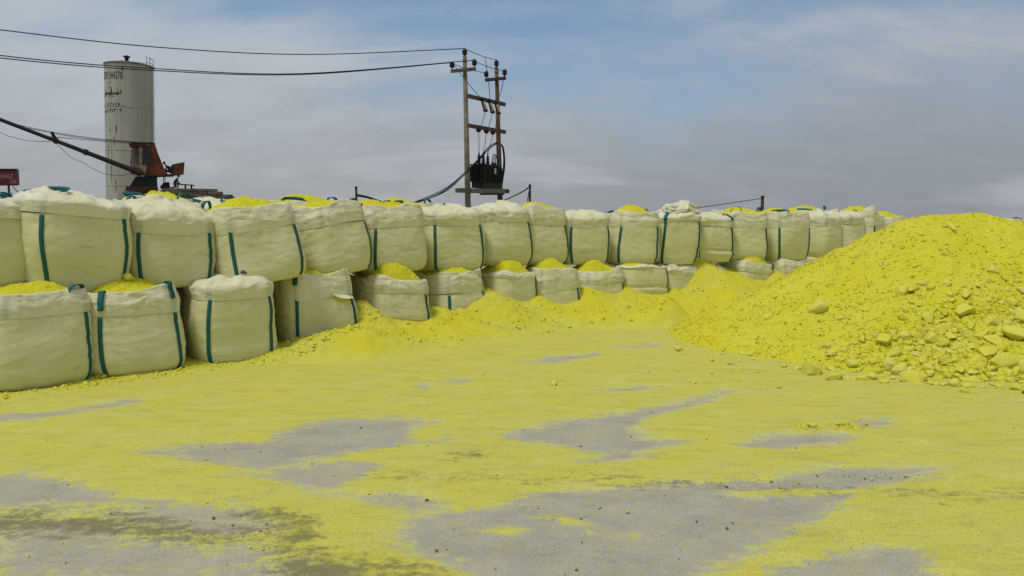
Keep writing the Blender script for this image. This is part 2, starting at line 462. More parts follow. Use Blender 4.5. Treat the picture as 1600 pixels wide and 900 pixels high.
BARE = [  # outlines of swept, bare grey ground as seen in the photograph: (strength, points)
 (1.0, [(215,708),(300,697),(400,690),(470,668),(520,652),(560,655),(600,652),(680,660),(640,672),(660,690),(560,705),(480,722),(420,735),(370,738),(330,725),(280,715)]),
 (1.0, [(400,747),(470,725),(560,718),(600,722),(570,745),(520,765),(470,760)]),
 (1.0, [(770,680),(850,665),(900,655),(1000,640),(1080,620),(1150,612),(1100,628),(1040,645),(1010,655),(1000,675),(1020,688),(1080,688),(1020,702),(970,720),(910,728),(900,722),(940,712),(880,700),(830,690)]),
 (1.0, [(1150,698),(1200,682),(1250,675),(1320,678),(1355,684),(1310,692),(1220,703)]),
 (1.0, [(1330,662),(1380,655),(1415,662),(1370,668)]),
 (1.0, [(700,795),(760,790),(830,772),(900,765),(1000,758),(1080,752),(1200,748),(1280,735),(1380,727),(1460,730),(1410,750),(1340,770),(1310,790),(1290,815),(1240,830),(1200,850),(1140,880),(1100,920),(750,920),(690,890),(640,860),(620,840),(650,810)]),
 (1.0, [(1180,910),(1230,880),(1300,865),(1370,850),(1420,860),(1460,890),(1470,920),(1180,920)]),
 (1.0, [(-50,742),(50,740),(110,750),(170,765),(190,780),(150,790),(60,790),(-50,800)]),
 (0.55, [(150,800),(240,780),(320,785),(420,800),(440,830),(380,850),(290,840),(190,830)]),
 (0.9, [(-50,650),(60,645),(130,635),(220,622),(230,627),(140,642),(60,655),(-50,665)]),
 (0.8, [(640,605),(660,600),(680,607),(660,612)]), (0.8, [(695,597),(720,590),(735,596),(710,602)]),
 (0.6, [(820,566),(860,556),(940,550),(930,558),(860,570)]),
 (0.8, [(935,613),(1000,605),(1060,602),(1000,612)]),
 (0.5, [(700,690),(740,684),(750,690),(715,694)]), (0.5, [(660,688),(700,680),(730,684),(690,692)]),
 (0.8, [(350,880),(480,885),(600,905),(640,930),(350,930)]),
 (0.6, [(480,765),(560,772),(640,768),(710,782),(660,805),(580,795)]),
 (0.45, [(-60,800),(150,790),(250,820),(420,850),(520,900),(560,930),(-60,930)]),
 (0.5, [(960,540),(1040,537),(1030,543),(970,545)]),
]
DIRTY = [
 (1.0, [(370,800),(430,795),(480,815),(490,845),(450,870),(520,885),(610,905),(620,930),(500,930),(420,900),(400,860),(440,835)]),
 (0.6, [(-60,805),(60,795),(200,800),(420,830),(440,850),(200,845),(-60,840)]),
 (0.25, [(560,740),(800,745),(1100,751),(1500,766),(1660,772),(1660,786),(1400,778),(1100,764),(800,758),(560,752)]),
 (0.9, [(700,712),(755,711),(752,720),(705,722)]),
 (0.5, [(420,850),(650,880),(700,930),(420,930)]),
]
def poly_sd(X, Y, pts):
    """signed distance, positive inside"""
    pts = np.asarray(pts); n = len(pts); d2 = np.full(X.shape, 1e9); ins = np.zeros(X.shape, bool)
    for i in range(n):
        a = pts[i]; b = pts[(i + 1) % n]; e = b - a
        u = np.clip(((X - a[0]) * e[0] + (Y - a[1]) * e[1]) / (e @ e), 0, 1)
        d2 = np.minimum(d2, (X - a[0] - e[0] * u) ** 2 + (Y - a[1] - e[1] * u) ** 2)
        c = ((a[1] > Y) != (b[1] > Y)) & (X < (b[0] - a[0]) * (Y - a[1]) / (b[1] - a[1] + 1e-12) + a[0])
        ins ^= c
    d = np.sqrt(d2); return np.where(ins, d, -d)
def stain_field(shapes, reach):
    out = np.full(GX.shape, -1.0)
    m = (GX > -9) & (GX < 10) & (GY > 2.5) & (GY < 16)
    xs, ys = GX[m], GY[m]; acc = np.full(xs.shape, -1.0)
    wob = np.stack([xs * 1.4, ys * 1.4, 0 * xs], -1)
    xs2 = xs + 0.10 * fbm(wob, 3); ys2 = ys + 0.10 * fbm(wob + 40, 3)
    for k, pts in shapes:
        wp = [G(x, y)[:2] for x, y in pts]
        v = np.clip(poly_sd(xs2, ys2, wp) / reach, -1, 1)
        acc = np.maximum(acc, np.where(v > 0, v * k, v) - (1 - k) * 0.15)
    out[m] = acc; return out
YEL = [(1, [(820,806),(870,800),(900,808),(925,822),(925,836),(905,826),(880,816)]), (1, [(745,829),(790,823),(826,830),(790,836)]), (1, [(955,839),(1005,835),(1002,844)]), (0.8, [(1120,772),(1200,765),(1330,765),(1310,776),(1180,782)])]
bare = stain_field(BARE, 0.30)
bare = np.minimum(bare, np.where(stain_field(YEL, 0.10) > -0.9, -stain_field(YEL, 0.10) * 0.6 + 0.1, 1.0))
dirty = stain_field(DIRTY, 0.30)
GP = np.stack([GX, GY, 0 * GX], -1)
nearm = np.exp(-((np.maximum(np.abs(GX) - 9, 0)) / 4) ** 2) * np.exp(-(np.maximum(GY - 14, 0) / 4) ** 2)
Z = 0.010 * smooth(-bare, -0.2, 0.35) + (0.010 * fbm(GP * 1.1, 3) + 0.006 * np.abs(fbm(GP * 9.0, 3)) * smooth(-bare, -0.3, 0.3) + 0.0015 * fbm(GP * 20.0, 2)) * nearm
Z = Z - 0.02 * (1 - nearm)

M_ground, t, bs = new_mat('yard_surface')
geo = t.node('ShaderNodeNewGeometry').outputs['Position']
ba = t.node('ShaderNodeAttribute', attribute_name='bare').outputs['Fac']
da = t.node('ShaderNodeAttribute', attribute_name='dirty').outputs['Fac']
g1 = t.noise(geo, 2.3, 6, 0.62); g2 = t.noise(geo, 14.0, 6, 0.7); g3 = t.noise(geo, 85.0, 3, 0.7); g4 = t.noise(t.mapping(geo, (0.6, 1.6, 1), rot=(0, 0, 0.25)), 5.0, 6, 0.65, 0.5)
mk = t.math('ADD', ba, t.math('MULTIPLY', t.math('SUBTRACT', g4, 0.5), 1.1))
mk = t.math('ADD', mk, t.math('MULTIPLY', t.math('SUBTRACT', g2, 0.5), 1.5))
mk = t.math('ADD', mk, t.math('MULTIPLY', t.math('SUBTRACT', g3, 0.5), 1.0))
mk = t.math('ADD', mk, t.math('MULTIPLY', t.math('SUBTRACT', t.noise(geo, 220.0, 2, 0.6), 0.5), 0.9))
stk = t.noise(t.mapping(geo, (0.8, 2.3, 1), rot=(0, 0, 0.22)), 2.2, 8, 0.72, 0.9)
mk = t.math('ADD', mk, t.math('MULTIPLY', t.math('SUBTRACT', stk, 0.5), 0.9))
scp = t.noise(t.mapping(geo, (0.5, 7.0, 1), rot=(0, 0, 0.32)), 2.6, 4, 0.6, 0.4)
mk = t.math('ADD', mk, t.math('MULTIPLY', t.ramp(scp, 0.60, 0.72), 0.30))
bare_f = t.ramp(mk, -0.05, 0.18)
fr = t.math('MULTIPLY', t.ramp(mk, -0.25, 0.0), t.ramp(mk, 0.55, 0.1))
# bare compacted ground
grey = t.mix(t.ramp(g1, 0.35, 0.68), (0.40, 0.392, 0.315), (0.325, 0.32, 0.262))
grey = t.mix(t.math('MULTIPLY', t.ramp(g2, 0.5, 0.75), 0.55), grey, (0.46, 0.46, 0.39))
grey = t.mix(t.math('MULTIPLY', t.ramp(g3, 0.60, 0.78), 0.45), grey, (0.15, 0.15, 0.13))
grey = t.mix(t.math('MULTIPLY', t.ramp(stk, 0.55, 0.68), 0.5), grey, (0.24, 0.24, 0.205))
scr = t.noise(t.mapping(geo, (2.6, 0.5, 1), rot=(0, 0, 0.55)), 6.0, 6, 0.75, 0.8)
grey = t.mix(t.math('MULTIPLY', t.ramp(scr, 0.60, 0.70), 0.5), grey, (0.50, 0.49, 0.40))
film = t.noise(geo, 4.2, 7, 0.72, 0.6)
grey = t.mix(t.math('MULTIPLY', t.ramp(film, 0.48, 0.68), 0.42), grey, (0.45, 0.43, 0.16))
# thin layer of sulphur dust
yel = t.mix(t.ramp(g1, 0.36, 0.66), (0.535, 0.525, 0.085), (0.53, 0.525, 0.13))
yel = t.mix(t.math('MULTIPLY', t.ramp(g4, 0.48, 0.70), 0.6), yel, (0.41, 0.405, 0.10))
yel = t.mix(t.math('MULTIPLY', t.ramp(g2, 0.52, 0.78), 0.5), yel, (0.58, 0.57, 0.12))
yel = t.mix(t.math('MULTIPLY', t.ramp(g3, 0.58, 0.8), 0.4), yel, (0.33, 0.30, 0.06))
yel = t.mix(t.math('MULTIPLY', t.ramp(stk, 0.52, 0.70), 0.5), yel, (0.37, 0.36, 0.10))
yel = t.mix(t.math('MULTIPLY', t.ramp(stk, 0.47, 0.33), 0.5), yel, (0.60, 0.59, 0.17))
sp = t.noise(geo, 38.0, 2, 0.5)
yel = t.mix(t.math('MULTIPLY', t.ramp(sp, 0.70, 0.76), 0.7), yel, (0.14, 0.13, 0.05))
col = t.mix(bare_f, yel, grey)
col = t.mix(t.math('MULTIPLY', fr, t.math('MULTIPLY', t.ramp(g1, 0.45, 0.6), 0.38)), col, (0.54, 0.535, 0.36))
gr5 = t.noise(geo, 130.0, 3, 0.75)
grain = t.ramp(t.math('ADD', t.math('MULTIPLY', gr5, 0.6), t.math('MULTIPLY', g3, 0.4)), 0.34, 0.66)
col = t.mix(1.0, col, t.mix(grain, (0.74, 0.73, 0.70), (1.22, 1.22, 1.22)), 'MULTIPLY')
pz_ = t.node('ShaderNodeVectorMath', operation='LENGTH'); t.l.new(geo, pz_.inputs[0])
col = t.mix(t.ramp(t.math('ADD', pz_.outputs['Value'], t.math('MULTIPLY', t.math('SUBTRACT', t.noise(geo, 0.15, 5, 0.6), 0.5), 22.0)), 24.0, 38.0), col, (0.27, 0.225, 0.155))
df = t.math('ADD', da, t.math('MULTIPLY', t.math('SUBTRACT', g4, 0.5), 1.5))
df = t.math('ADD', df, t.math('MULTIPLY', t.math('SUBTRACT', g2, 0.5), 1.9))
df = t.math('ADD', df, t.math('MULTIPLY', t.math('SUBTRACT', g3, 0.5), 1.2))
col = t.mix(t.math('MULTIPLY', t.ramp(df, -0.20, 0.45), 0.78), col, (0.16, 0.145, 0.055))
t.put(bs.inputs['Base Color'], col); bs.inputs['Roughness'].default_value = 0.95; bs.inputs['Specular IOR Level'].default_value = 0.15
hh = t.math('ADD', t.math('MULTIPLY', g3, 0.35), t.math('MULTIPLY', g2, 0.65))
t.put(bs.inputs['Normal'], t.bump(hh, 0.6, 0.02))
ground = grid_obj('ground', np.stack([GX, GY, Z], -1), M_ground)
for nm, arr in (('bare', bare), ('dirty', dirty)):
    at = ground.data.attributes.new(nm, 'FLOAT', 'POINT'); at.data.foreach_set('value', arr.astype(np.float32).ravel())
tag(ground, 'flat industrial yard of grey compacted ground dusted with yellow sulphur', kind='structure')

# ------------------------------------------------------------------ spilled sulphur along the row, and the big heap
tx = np.arange(0.2, cum[-1] - 1.5, 0.032); sx = np.arange(-1.15, 3.3, 0.032)
cx = np.interp(tx, cum, row_ext[:, 0]); cy = np.interp(tx, cum, row_ext[:, 1])
k = 41; ker = np.ones(k) / k
cxs = np.convolve(np.pad(cx, k // 2, mode='reflect', reflect_type='odd'), ker, 'valid'); cys = np.convolve(np.pad(cy, k // 2, mode='reflect', reflect_type='odd'), ker, 'valid')
tgx = np.gradient(cxs); tgy = np.gradient(cys); ln = np.hypot(tgx, tgy); nx, ny = tgy / ln, -tgx / ln
SX = cxs[:, None] + nx[:, None] * sx[None]; SY = cys[:, None] + ny[:, None] * sx[None]
SZ = spill_h(SX, SY)
edge_t = np.minimum(smooth(sx, 3.25, 2.9), smooth(sx, -1.15, -0.9))[None, :] * np.minimum(smooth(tx, 0.2, 0.5), smooth(tx, tx[-1], tx[-1] - 0.4))[:, None]
SZ = np.where(edge_t < 1, SZ * edge_t - 0.05 * (1 - edge_t), SZ)
spill = grid_obj('spilled_sulphur', np.stack([SX, SY, np.maximum(SZ, -0.06)], -1), M_spill)
at = spill.data.attributes.new('thin', 'FLOAT', 'POINT'); at.data.foreach_set('value', smooth(SZ + 0.05 * fbm(np.stack([SX * 2, SY * 2, 0 * SX], -1), 3), 0.17, 0.02).astype(np.float32).ravel())
tag(spill, 'low uneven bank of spilled yellow sulphur along the foot of the lower bags', 'sulphur bank')

hx = np.arange(HA[0] - 4.9, HB[0] + 4.9, 0.034); hy = np.arange(HA[1] - 4.9, HA[1] + 4.7, 0.034)
HX, HY = np.meshgrid(hx, hy); HZ = heap_h(HX, HY)
heap = grid_obj('sulphur_heap', np.stack([HX, HY, np.maximum(HZ, -0.05)], -1), M_heap)
tag(heap, 'tall cone heap of loose bright yellow sulphur at the right of the yard', 'sulphur heap')

def surf(X, Y):
    return np.maximum(np.maximum(heap_h(X, Y), spill_h(X, Y)), 0.006)

def hit(px, py):
    r = ray(px, py); ys = np.arange(3.5, 16.0, 0.02); X = r[0] / r[1] * ys; Zr = CH + r[2] / r[1] * ys
    b = np.nonzero(surf(X, ys) > Zr)[0]
    if len(b) == 0: return None
    i = b[0]; return np.array([X[i], ys[i], Zr[i]])

def surf_normal(x, y, e=0.12):
    X = np.array([x - e, x + e, x, x]); Y = np.array([y, y, y - e, y + e])
    hz = np.maximum(np.maximum(heap_h(X, Y, False), spill_h(X, Y, False)), 0)
    return Vector((-(hz[1] - hz[0]) / (2 * e), -(hz[3] - hz[2]) / (2 * e), 1)).normalized()

# ------------------------------------------------------------------ bulk bags
import bmesh
_bm = bmesh.new(); bmesh.ops.create_icosphere(_bm, subdivisions=5, radius=1.0)
ICO_B = np.array([v.co[:] for v in _bm.verts]); ICO_BF = [tuple(v.index for v in f.verts) for f in _bm.faces]; _bm.free()
def make_bag(name, x, y, z, wd_, dp, h, yaw, roll=0.0, fwd=0.0, style='open', seam=0.76, mound=0.13, seed=0, hi=False,
             crease=None, lean=(0, 0), loops=(), plastic=False, straps=(0, 1, 2, 3), squash=0.0, rimvar=0.05, tear=False, strap_top=None):
    """FIBC: fabric body, thin collar, corner straps, lifting loops and the sulphur inside"""
    root = empty(name, (x, y, z))
    q = Matrix.Rotation(R(roll), 4, 'Y') @ Matrix.Rotation(yaw, 4, 'Z') @ Matrix.Rotation(R(fwd), 4, 'X')
    root.rotation_euler = q.to_euler()
    rs = np.random.default_rng(seed * 7 + 1); so_ = rs.uniform(0, 60, 3)
    lean = (lean[0] + rs.uniform(-0.05, 0.05), lean[1] + rs.uniform(-0.03, 0.03))
    NU = 176 if hi else 112
    zs = seam * h                                      # height of the seam
    peaks = [(math.pi / 4 * rs.choice([1, 3, 5, 7]), rs.uniform(0.02, 0.09)) for _ in range(2)]
    hw, hd = wd_ / 2, dp / 2

    def body(th, zz, off=0.0, amp=1.0):
        th, zz = np.broadcast_arrays(np.asarray(th, float), np.asarray(zz, float))
        c, s = np.cos(th), np.sin(th); n = 4.6
        r = (np.abs(c) ** n + np.abs(s) ** n) ** (-1 / n)
        b = np.clip(zz / (0.17 * h), 0, 1); fl = 0.84 + 0.16 * np.sqrt(np.clip(1 - (1 - b) ** 2, 0, 1))
        v = np.clip(zz / zs, 0, 1)
        sc = fl * (0.97 + 0.06 * np.sin(math.pi * v ** 0.85)) * (1 - 0.02 * v) + squash * np.exp(-((v - 0.18) / 0.25) ** 2)
        X = hw * r * c * sc; Y = hd * r * s * sc
        p = np.stack([X, Y, zz], -1)
        nrm = np.stack([np.abs(c) ** 2.2 * np.sign(c), np.abs(s) ** 2.2 * np.sign(s), 0 * c], -1)
        nrm /= np.linalg.norm(nrm, axis=-1, keepdims=True)
        q_ = p + so_
        dsp = 0.065 * pnoise(q_ * np.array([1.5, 1.5, 1.7])) + 0.007 * pnoise(q_ * np.array([4.5, 4.5, 3.0]))
        dsp = dsp + 0.0045 * ridged(q_ * np.array([3.0, 3.0, 9.0]) + 0.5 * fbm(q_ * 2.5, 2)[..., None], 3) * (0.35 + 0.9 * np.clip(0.5 + 1.6 * pnoise(q_ * 1.7 + 9), 0, 1))
        # the tension folds run in from the corners under the seam
        dsp = dsp + 0.010 * (ridged(q_ * np.array([7.0, 7.0, 1.3]) + 0.6 * fbm(q_ * 2.0, 2)[..., None], 2) - 0.6) * smooth(v, 0.55, 0.95) + 0.007 * (ridged(q_ * np.array([2.5, 2.5, 6.5]) + 1.1 * fbm(q_ * 1.6 + 4, 2)[..., None], 2) - 0.6)
        dsp = dsp - 0.004 * np.exp(-((v - 0.98) / 0.03) ** 2)
        if crease is not None:
            czz = crease + 0.05 * np.sin(th * 1.0 + seed) ; dsp = dsp - 0.028 * np.exp(-((v - czz) / 0.022) ** 2) + 0.016 * np.exp(-((v - czz + 0.09) / 0.07) ** 2)
        p = p + nrm * (dsp * amp + off)[..., None]
        p[..., 2] += -0.012 * smooth(v, 0.3, 0) * (1 - np.abs(c * s) * 2)
        p[..., 0] += lean[0] * zz; p[..., 1] += lean[1] * zz
        return p, nrm

    th = np.linspace(0, 2 * math.pi, NU, endpoint=False)
    # corner-dense sampling
    nzb = 46 if hi else 30
    zb = np.concatenate([[0.0], zs * (np.linspace(0.012, 1.0, nzb) ** 1.1)])
    TH, ZZ = np.meshgrid(th, zb)
    PB, _ = body(TH, ZZ)
    cap = np.concatenate([PB[:1] * np.array([0.03, 0.03, 1]), PB[:1] * np.array([0.6, 0.6, 1]), PB])
    grid_obj('fabric_body', cap, M_body, root, wrap=True)

    # collar: from just below the seam up to the rim, then folded in
    rim = h
    def rim_z(thv):
        a = np.stack([np.cos(thv) * 1.1, np.sin(thv) * 1.1, 0 * thv + seed * 3.3], -1)
        pk = (1.0 if style == 'open' else 0.35) * sum(pa * np.exp(-(((thv - pt + math.pi) % (2 * math.pi) - math.pi) / 0.42) ** 2) for pt, pa in peaks)
        return rim + rimvar * 1.9 * fbm(a, 3) + pk
    seam_wob = lambda thv: zs - 0.02 + 0.02 * np.sin(thv + seed * 1.7) + 0.012 * np.sin(2 * thv + seed)
    rz = rim_z(th)
    rows = []
    base, nb = body(th, np.full_like(th, zs))
    nrow = 34 if hi else 22
    cxy = base.copy(); cxy[:, 2] = 0
    ctr = np.array([lean[0] * zs, lean[1] * zs, 0])
    flip_f = 0.96
    if style == 'open':
        for i in range(nrow):
            v = i / (nrow - 1)
            zz = seam_wob(th) + (rz - seam_wob(th)) * v
            sc = 1.003 + 0.012 * math.sin(math.pi * v) - 0.085 * v ** 1.7
            rows.append(np.stack([ctr[0] + (cxy[:, 0] - ctr[0]) * sc + lean[0] * (zz - zs), ctr[1] + (cxy[:, 1] - ctr[1]) * sc + lean[1] * (zz - zs), zz], -1))
        for k_, (dz_, sc) in enumerate([(0.008, 0.905), (-0.004, 0.875), (-0.04, 0.855), (-0.09, 0.84)]):
            zz = rz + dz_
            rows.append(np.stack([ctr[0] + (cxy[:, 0] - ctr[0]) * sc + lean[0] * (zz - zs), ctr[1] + (cxy[:, 1] - ctr[1]) * sc + lean[1] * (zz - zs), zz], -1))
        Wv = np.concatenate([np.linspace(0, 1, nrow), [1, 0.8, 0.5, 0.3]])
    else:
        nd = nrow + 16
        for i in range(nd):
            v = i / (nd - 1)
            a = v * math.pi / 2
            vv = min(1.0, v * 1.05)
            sc = 1.003 * (1 - smooth(np.array(v), 0.24, 1.0) ** 1.25 * 0.985) + 0.012 * math.sin(math.pi * min(1, v * 2.2)) * (v < 0.46)
            zz = seam_wob(th) + (rz - seam_wob(th)) * (1 - (1 - vv) ** 1.9)
            rows.append(np.stack([ctr[0] + (cxy[:, 0] - ctr[0]) * sc + lean[0] * (zz - zs), ctr[1] + (cxy[:, 1] - ctr[1]) * sc + lean[1] * (zz - zs), zz], -1))
        Wv = np.clip(np.linspace(0, 1.6, nd), 0, 1)
    C = np.stack(rows)                                 # rows, NU, 3
    q_ = C + so_ + 20
    warp = 0.35 * np.stack([fbm(q_ * 3.0, 2), fbm(q_ * 3.0 + 31, 2), fbm(q_ * 3.0 + 57, 2)], -1)
    am = 1.6 if plastic else 1.0
    am = 1.5 if (plastic or style == 'closed') else 0.8
    fold = 0.024 * am * (ridged(q_ * np.array([1.5, 1.5, 4.6]) + warp * 1.4, 2) - 0.6) + 0.022 * am * pnoise(q_ * 2.2)
    fold = fold + 0.013 * am * (ridged(q_ * np.array([4.0, 4.0, 10.0]) + warp * 2.6, 2) - 0.6)
    env = (0.18 + 0.82 * smooth(Wv, 0.0, 0.55))[:, None]
    dn = np.concatenate([nb[None, :, :]] * len(rows), 0).copy()
    if style == 'closed':
        k2 = smooth(Wv, 0.2, 0.8)[:, None, None]
        dn = dn * (1 - k2) + np.array([0, 0, 1]) * k2
    C = C + dn * (fold * env)[..., None] + nb[None] * 0.004
    co_ = grid_obj('collar', C, M_plastic if plastic else M_collar, root, wrap=True)
    gh = np.zeros(C.shape[:2])
    for ci in (0, 1):                                   # the strap showing through the thin cloth
        tc_ = math.atan2((-1) * hd, (-1 if ci == 0 else 1) * hw) + (0.10 if ci == 0 else -0.09)
        dth = (th - tc_ + math.pi) % (2 * math.pi) - math.pi
        gh = np.maximum(gh, (smooth(np.abs(dth), 0.075, 0.045))[None, :] * smooth(Wv, 1.0, 0.75)[:, None])
    at = co_.data.attributes.new('ghost', 'FLOAT', 'POINT'); at.data.foreach_set('value', gh.astype(np.float32).ravel())

    # straps at the corners, sewn from the foot up to the seam
    corners = [math.atan2(s * hd, c * hw) for c, s in ((-1, -1), (1, -1), (1, 1), (-1, 1))]   # front left, front right, back right, back left
    shift = [0.10, -0.09, -0.05, 0.05]
    for ci in straps:
        tc_ = corners[ci] + shift[ci]
        zt = (strap_top if strap_top else zs - 0.015)
        zz = np.linspace(0.03, zt, 40)
        wob = 0.018 * np.sin(zz * 5 + seed + ci) + 0.012 * pnoise(np.stack([zz * 4, 0 * zz + seed, 0 * zz + ci], -1))
        pl, n_ = body(tc_ + wob, zz, 0.006); a_, _ = body(tc_ + wob - 0.055, zz, 0.006); b_, _ = body(tc_ + wob + 0.055, zz, 0.006)
        MB().ribbon([v for v in pl], [v for v in (b_ - a_)], 0.045, 0.006).build('strap', M_strap, root, True)
    # lifting loops
    for lp in loops:
        ci = lp[0]; kind = lp[1]
        tc_ = corners[ci] + shift[ci]
        j = int(round((tc_ % (2 * math.pi)) / (2 * math.pi) * NU)) % NU
        rimp = C[min(nrow - 1, C.shape[0] - 1), j] if style == 'open' else C[int(C.shape[0] * 0.55), j]
        out = np.array([nb[j][0], nb[j][1], 0.0]); side = np.array([-out[1], out[0], 0])
        m = MB()
        if kind == 'out':         # hangs down outside over the collar
            pts = [rimp - out * 0.08 + [0, 0, -0.03], rimp - out * 0.02 + [0, 0, 0.03], rimp + out * 0.022 + [0, 0, 0.022]]
            for f_ in np.linspace(0.1, lp[2] if len(lp) > 2 else 0.6, 7):
                ii = int((nrow - 1) * (1 - f_)); pts.append(C[ii, j] + out * 0.016)
            m.ribbon(pts, list(side), 0.062, 0.010)
        elif kind == 'up':        # stands up in a bow above the rim
            hh_ = 0.07 + 0.05 * rs.random(); ww = 0.10 + 0.05 * rs.random(); tilt = rs.uniform(-0.05, 0.05)
            pts = []
            for a in np.linspace(-0.35, math.pi + 0.35, 12):
                pts.append(rimp - out * (0.05 + tilt * math.sin(a)) + side * math.cos(a) * ww + np.array([0, 0, -0.015 + math.sin(a) * hh_]))
            m.ribbon(pts, [list(out + np.array([0, 0, 0.25 * math.sin(2 * a)]) + side * 0.35 * math.cos(a)) for a in np.linspace(0, 3.1, 12)], 0.048, 0.004)
        elif kind == 'flop':      # lies folded on the top
            pts = []
            for a in np.linspace(0, 1, 10):
                pts.append(rimp - out * (0.02 + 0.20 * a) + side * 0.16 * math.sin(a * 4 + seed) + np.array([0, 0, 0.018 + 0.035 * math.sin(a * math.pi)]))
            m.ribbon(pts, [list(side * math.cos(a * 2.2) * 0.9 + np.array([0, 0, 0.35 + 0.5 * math.sin(a * 3)])) for a in np.linspace(0, 1, 10)], 0.05, 0.004)
        m.build('lifting_loop', M_loop, root, True)
    # what is inside
    if style == 'open':
        nr = 44 if hi else 28
        inner = C[nrow + 2]                            # inside of the folded rim
        cen = inner.mean(0); rr = np.linspace(0.02, 1.0, nr)
        rowsf = []; moff = rs.uniform(-0.2, 0.2, 2) * wd_ * 0.5; Rm = np.abs(inner - cen).max() * 1.05
        for r_ in rr:
            pp = cen + (inner - cen) * r_ * 1.0
            pp = pp.copy(); pp[:, 2] = cen[2] * (1 - r_ ** 3) + inner[:, 2] * r_ ** 3 + 0.005 + mound * np.clip(1.15 - (np.hypot(pp[:, 0] - cen[0] - moff[0], pp[:, 1] - cen[1] - moff[1]) / Rm) ** 1.3, 0, 1) * (1 - r_ ** 5)
            rowsf.append(pp)
        Fp = np.stack(rowsf)
        qq = Fp + so_ + 70
        am_ = (1 - rr ** 6)[:, None]
        Fp[..., 2] += am_ * (0.11 * pnoise(qq * 2.2) + 0.055 * np.abs(fbm(qq * 6.0, 3)) + 0.030 * np.abs(fbm(qq * 18.0, 2)))
        grid_obj('sulphur_fill', Fp, M_fill, root, wrap=True, flip=False)
    return root, C, body

G_LOW = 'bulk bags of the lower row'
G_UP = 'bulk bags stacked in the upper row'
def tangent(xy, i):
    a = xy[max(i - 1, 0)]; b = xy[min(i + 1, len(xy) - 1)]; d = b - a; return math.atan2(d[1], d[0])

# ---- lower row: (width m, height m, kwargs, label)
LSPEC = [
 (1.06, 0.99, dict(mound=0.10, seam=0.78, loops=[(2, 'flop'), (1, 'up')], straps=(1, 2, 3), rimvar=0.03, yaw=0.16), 'leftmost bag of the lower row, broad pale front with one strap at its right'),
 (1.07, 0.94, dict(mound=0.17, seam=0.74, loops=[(0, 'out', 0.72), (1, 'out', 0.5)], rimvar=0.02, yaw=0.0), 'open lower bag with a teal loop hanging in front and a lump on its sulphur'),
 (0.98, 1.06, dict(style='closed', seam=0.77, loops=[(1, 'flop')], rimvar=0.03, yaw=-0.15), 'lower bag with its top cloth folded shut in a dome and two long green straps'),
 (1.04, 1.02, dict(mound=0.06, seam=0.70, loops=[(0, 'out', 0.35), (2, 'flop')], rimvar=0.06, yaw=-0.2, roll=-3, tear=True), 'leaning lower bag with a torn hole under its seam leaking sulphur'),
 (0.98, 0.88, dict(mound=0.27, seam=0.80, crease=0.45, straps=(1, 2, 3), rimvar=0.02, yaw=-0.15, roll=4), 'lower bag with a high yellow mound, directly right of the torn bag'),
 (1.0, 0.90, dict(mound=0.17, seam=0.66, rimvar=0.06, yaw=0.05, roll=-3), 'half buried lower bag, the second to the right of the torn one'),
 (0.98, 0.86, dict(mound=0.24, seam=0.95, straps=(1, 2), rimvar=0.04, yaw=0.0), 'lower bag heaped with gold sulphur, the third to the right of the torn one'),
 (1.0, 0.88, dict(mound=0.22, seam=0.66, rimvar=0.05, yaw=-0.10, straps=(1, 2, 3)), 'round bellied lower bag, the fourth to the right of the torn one'),
 (1.02, 0.84, dict(mound=0.19, seam=0.74, rimvar=0.05, yaw=-0.05, straps=(1, 2), crease=0.4), 'low sagging lower bag with only a short strap stub above the spilled powder'),
 (1.06, 0.92, dict(mound=0.04, seam=0.95, rimvar=0.05, yaw=0.0, straps=(1, 2), crease=0.55), 'grey cream lower bag with a long strap at right and a lump on top'),
 (0.94, 0.92, dict(style='closed', seam=0.80, rimvar=0.04, yaw=0.02, straps=(1, 2)), 'small closed lower bag with dark stub of strap, behind the pale powder mound'),
 (0.98, 0.85, dict(style='closed', seam=0.80, rimvar=0.05, yaw=0.0, straps=()), 'almost buried lower bag of which only a pale shoulder shows in the powder slope'),
 (1.02, 0.90, dict(mound=0.24, seam=0.78, rimvar=0.05, yaw=0.05, straps=(1,), loops=[(1, 'out', 0.5)], roll=5), 'tipped lower bag with crumpled collar and teal loop at right, beside the heap'),
 (1.02, 0.90, dict(mound=0.05, seam=0.72, rimvar=0.05, yaw=0.1, straps=(2,)), 'last lower bag before the heap hides the row, with grey wrinkled collar'),
]
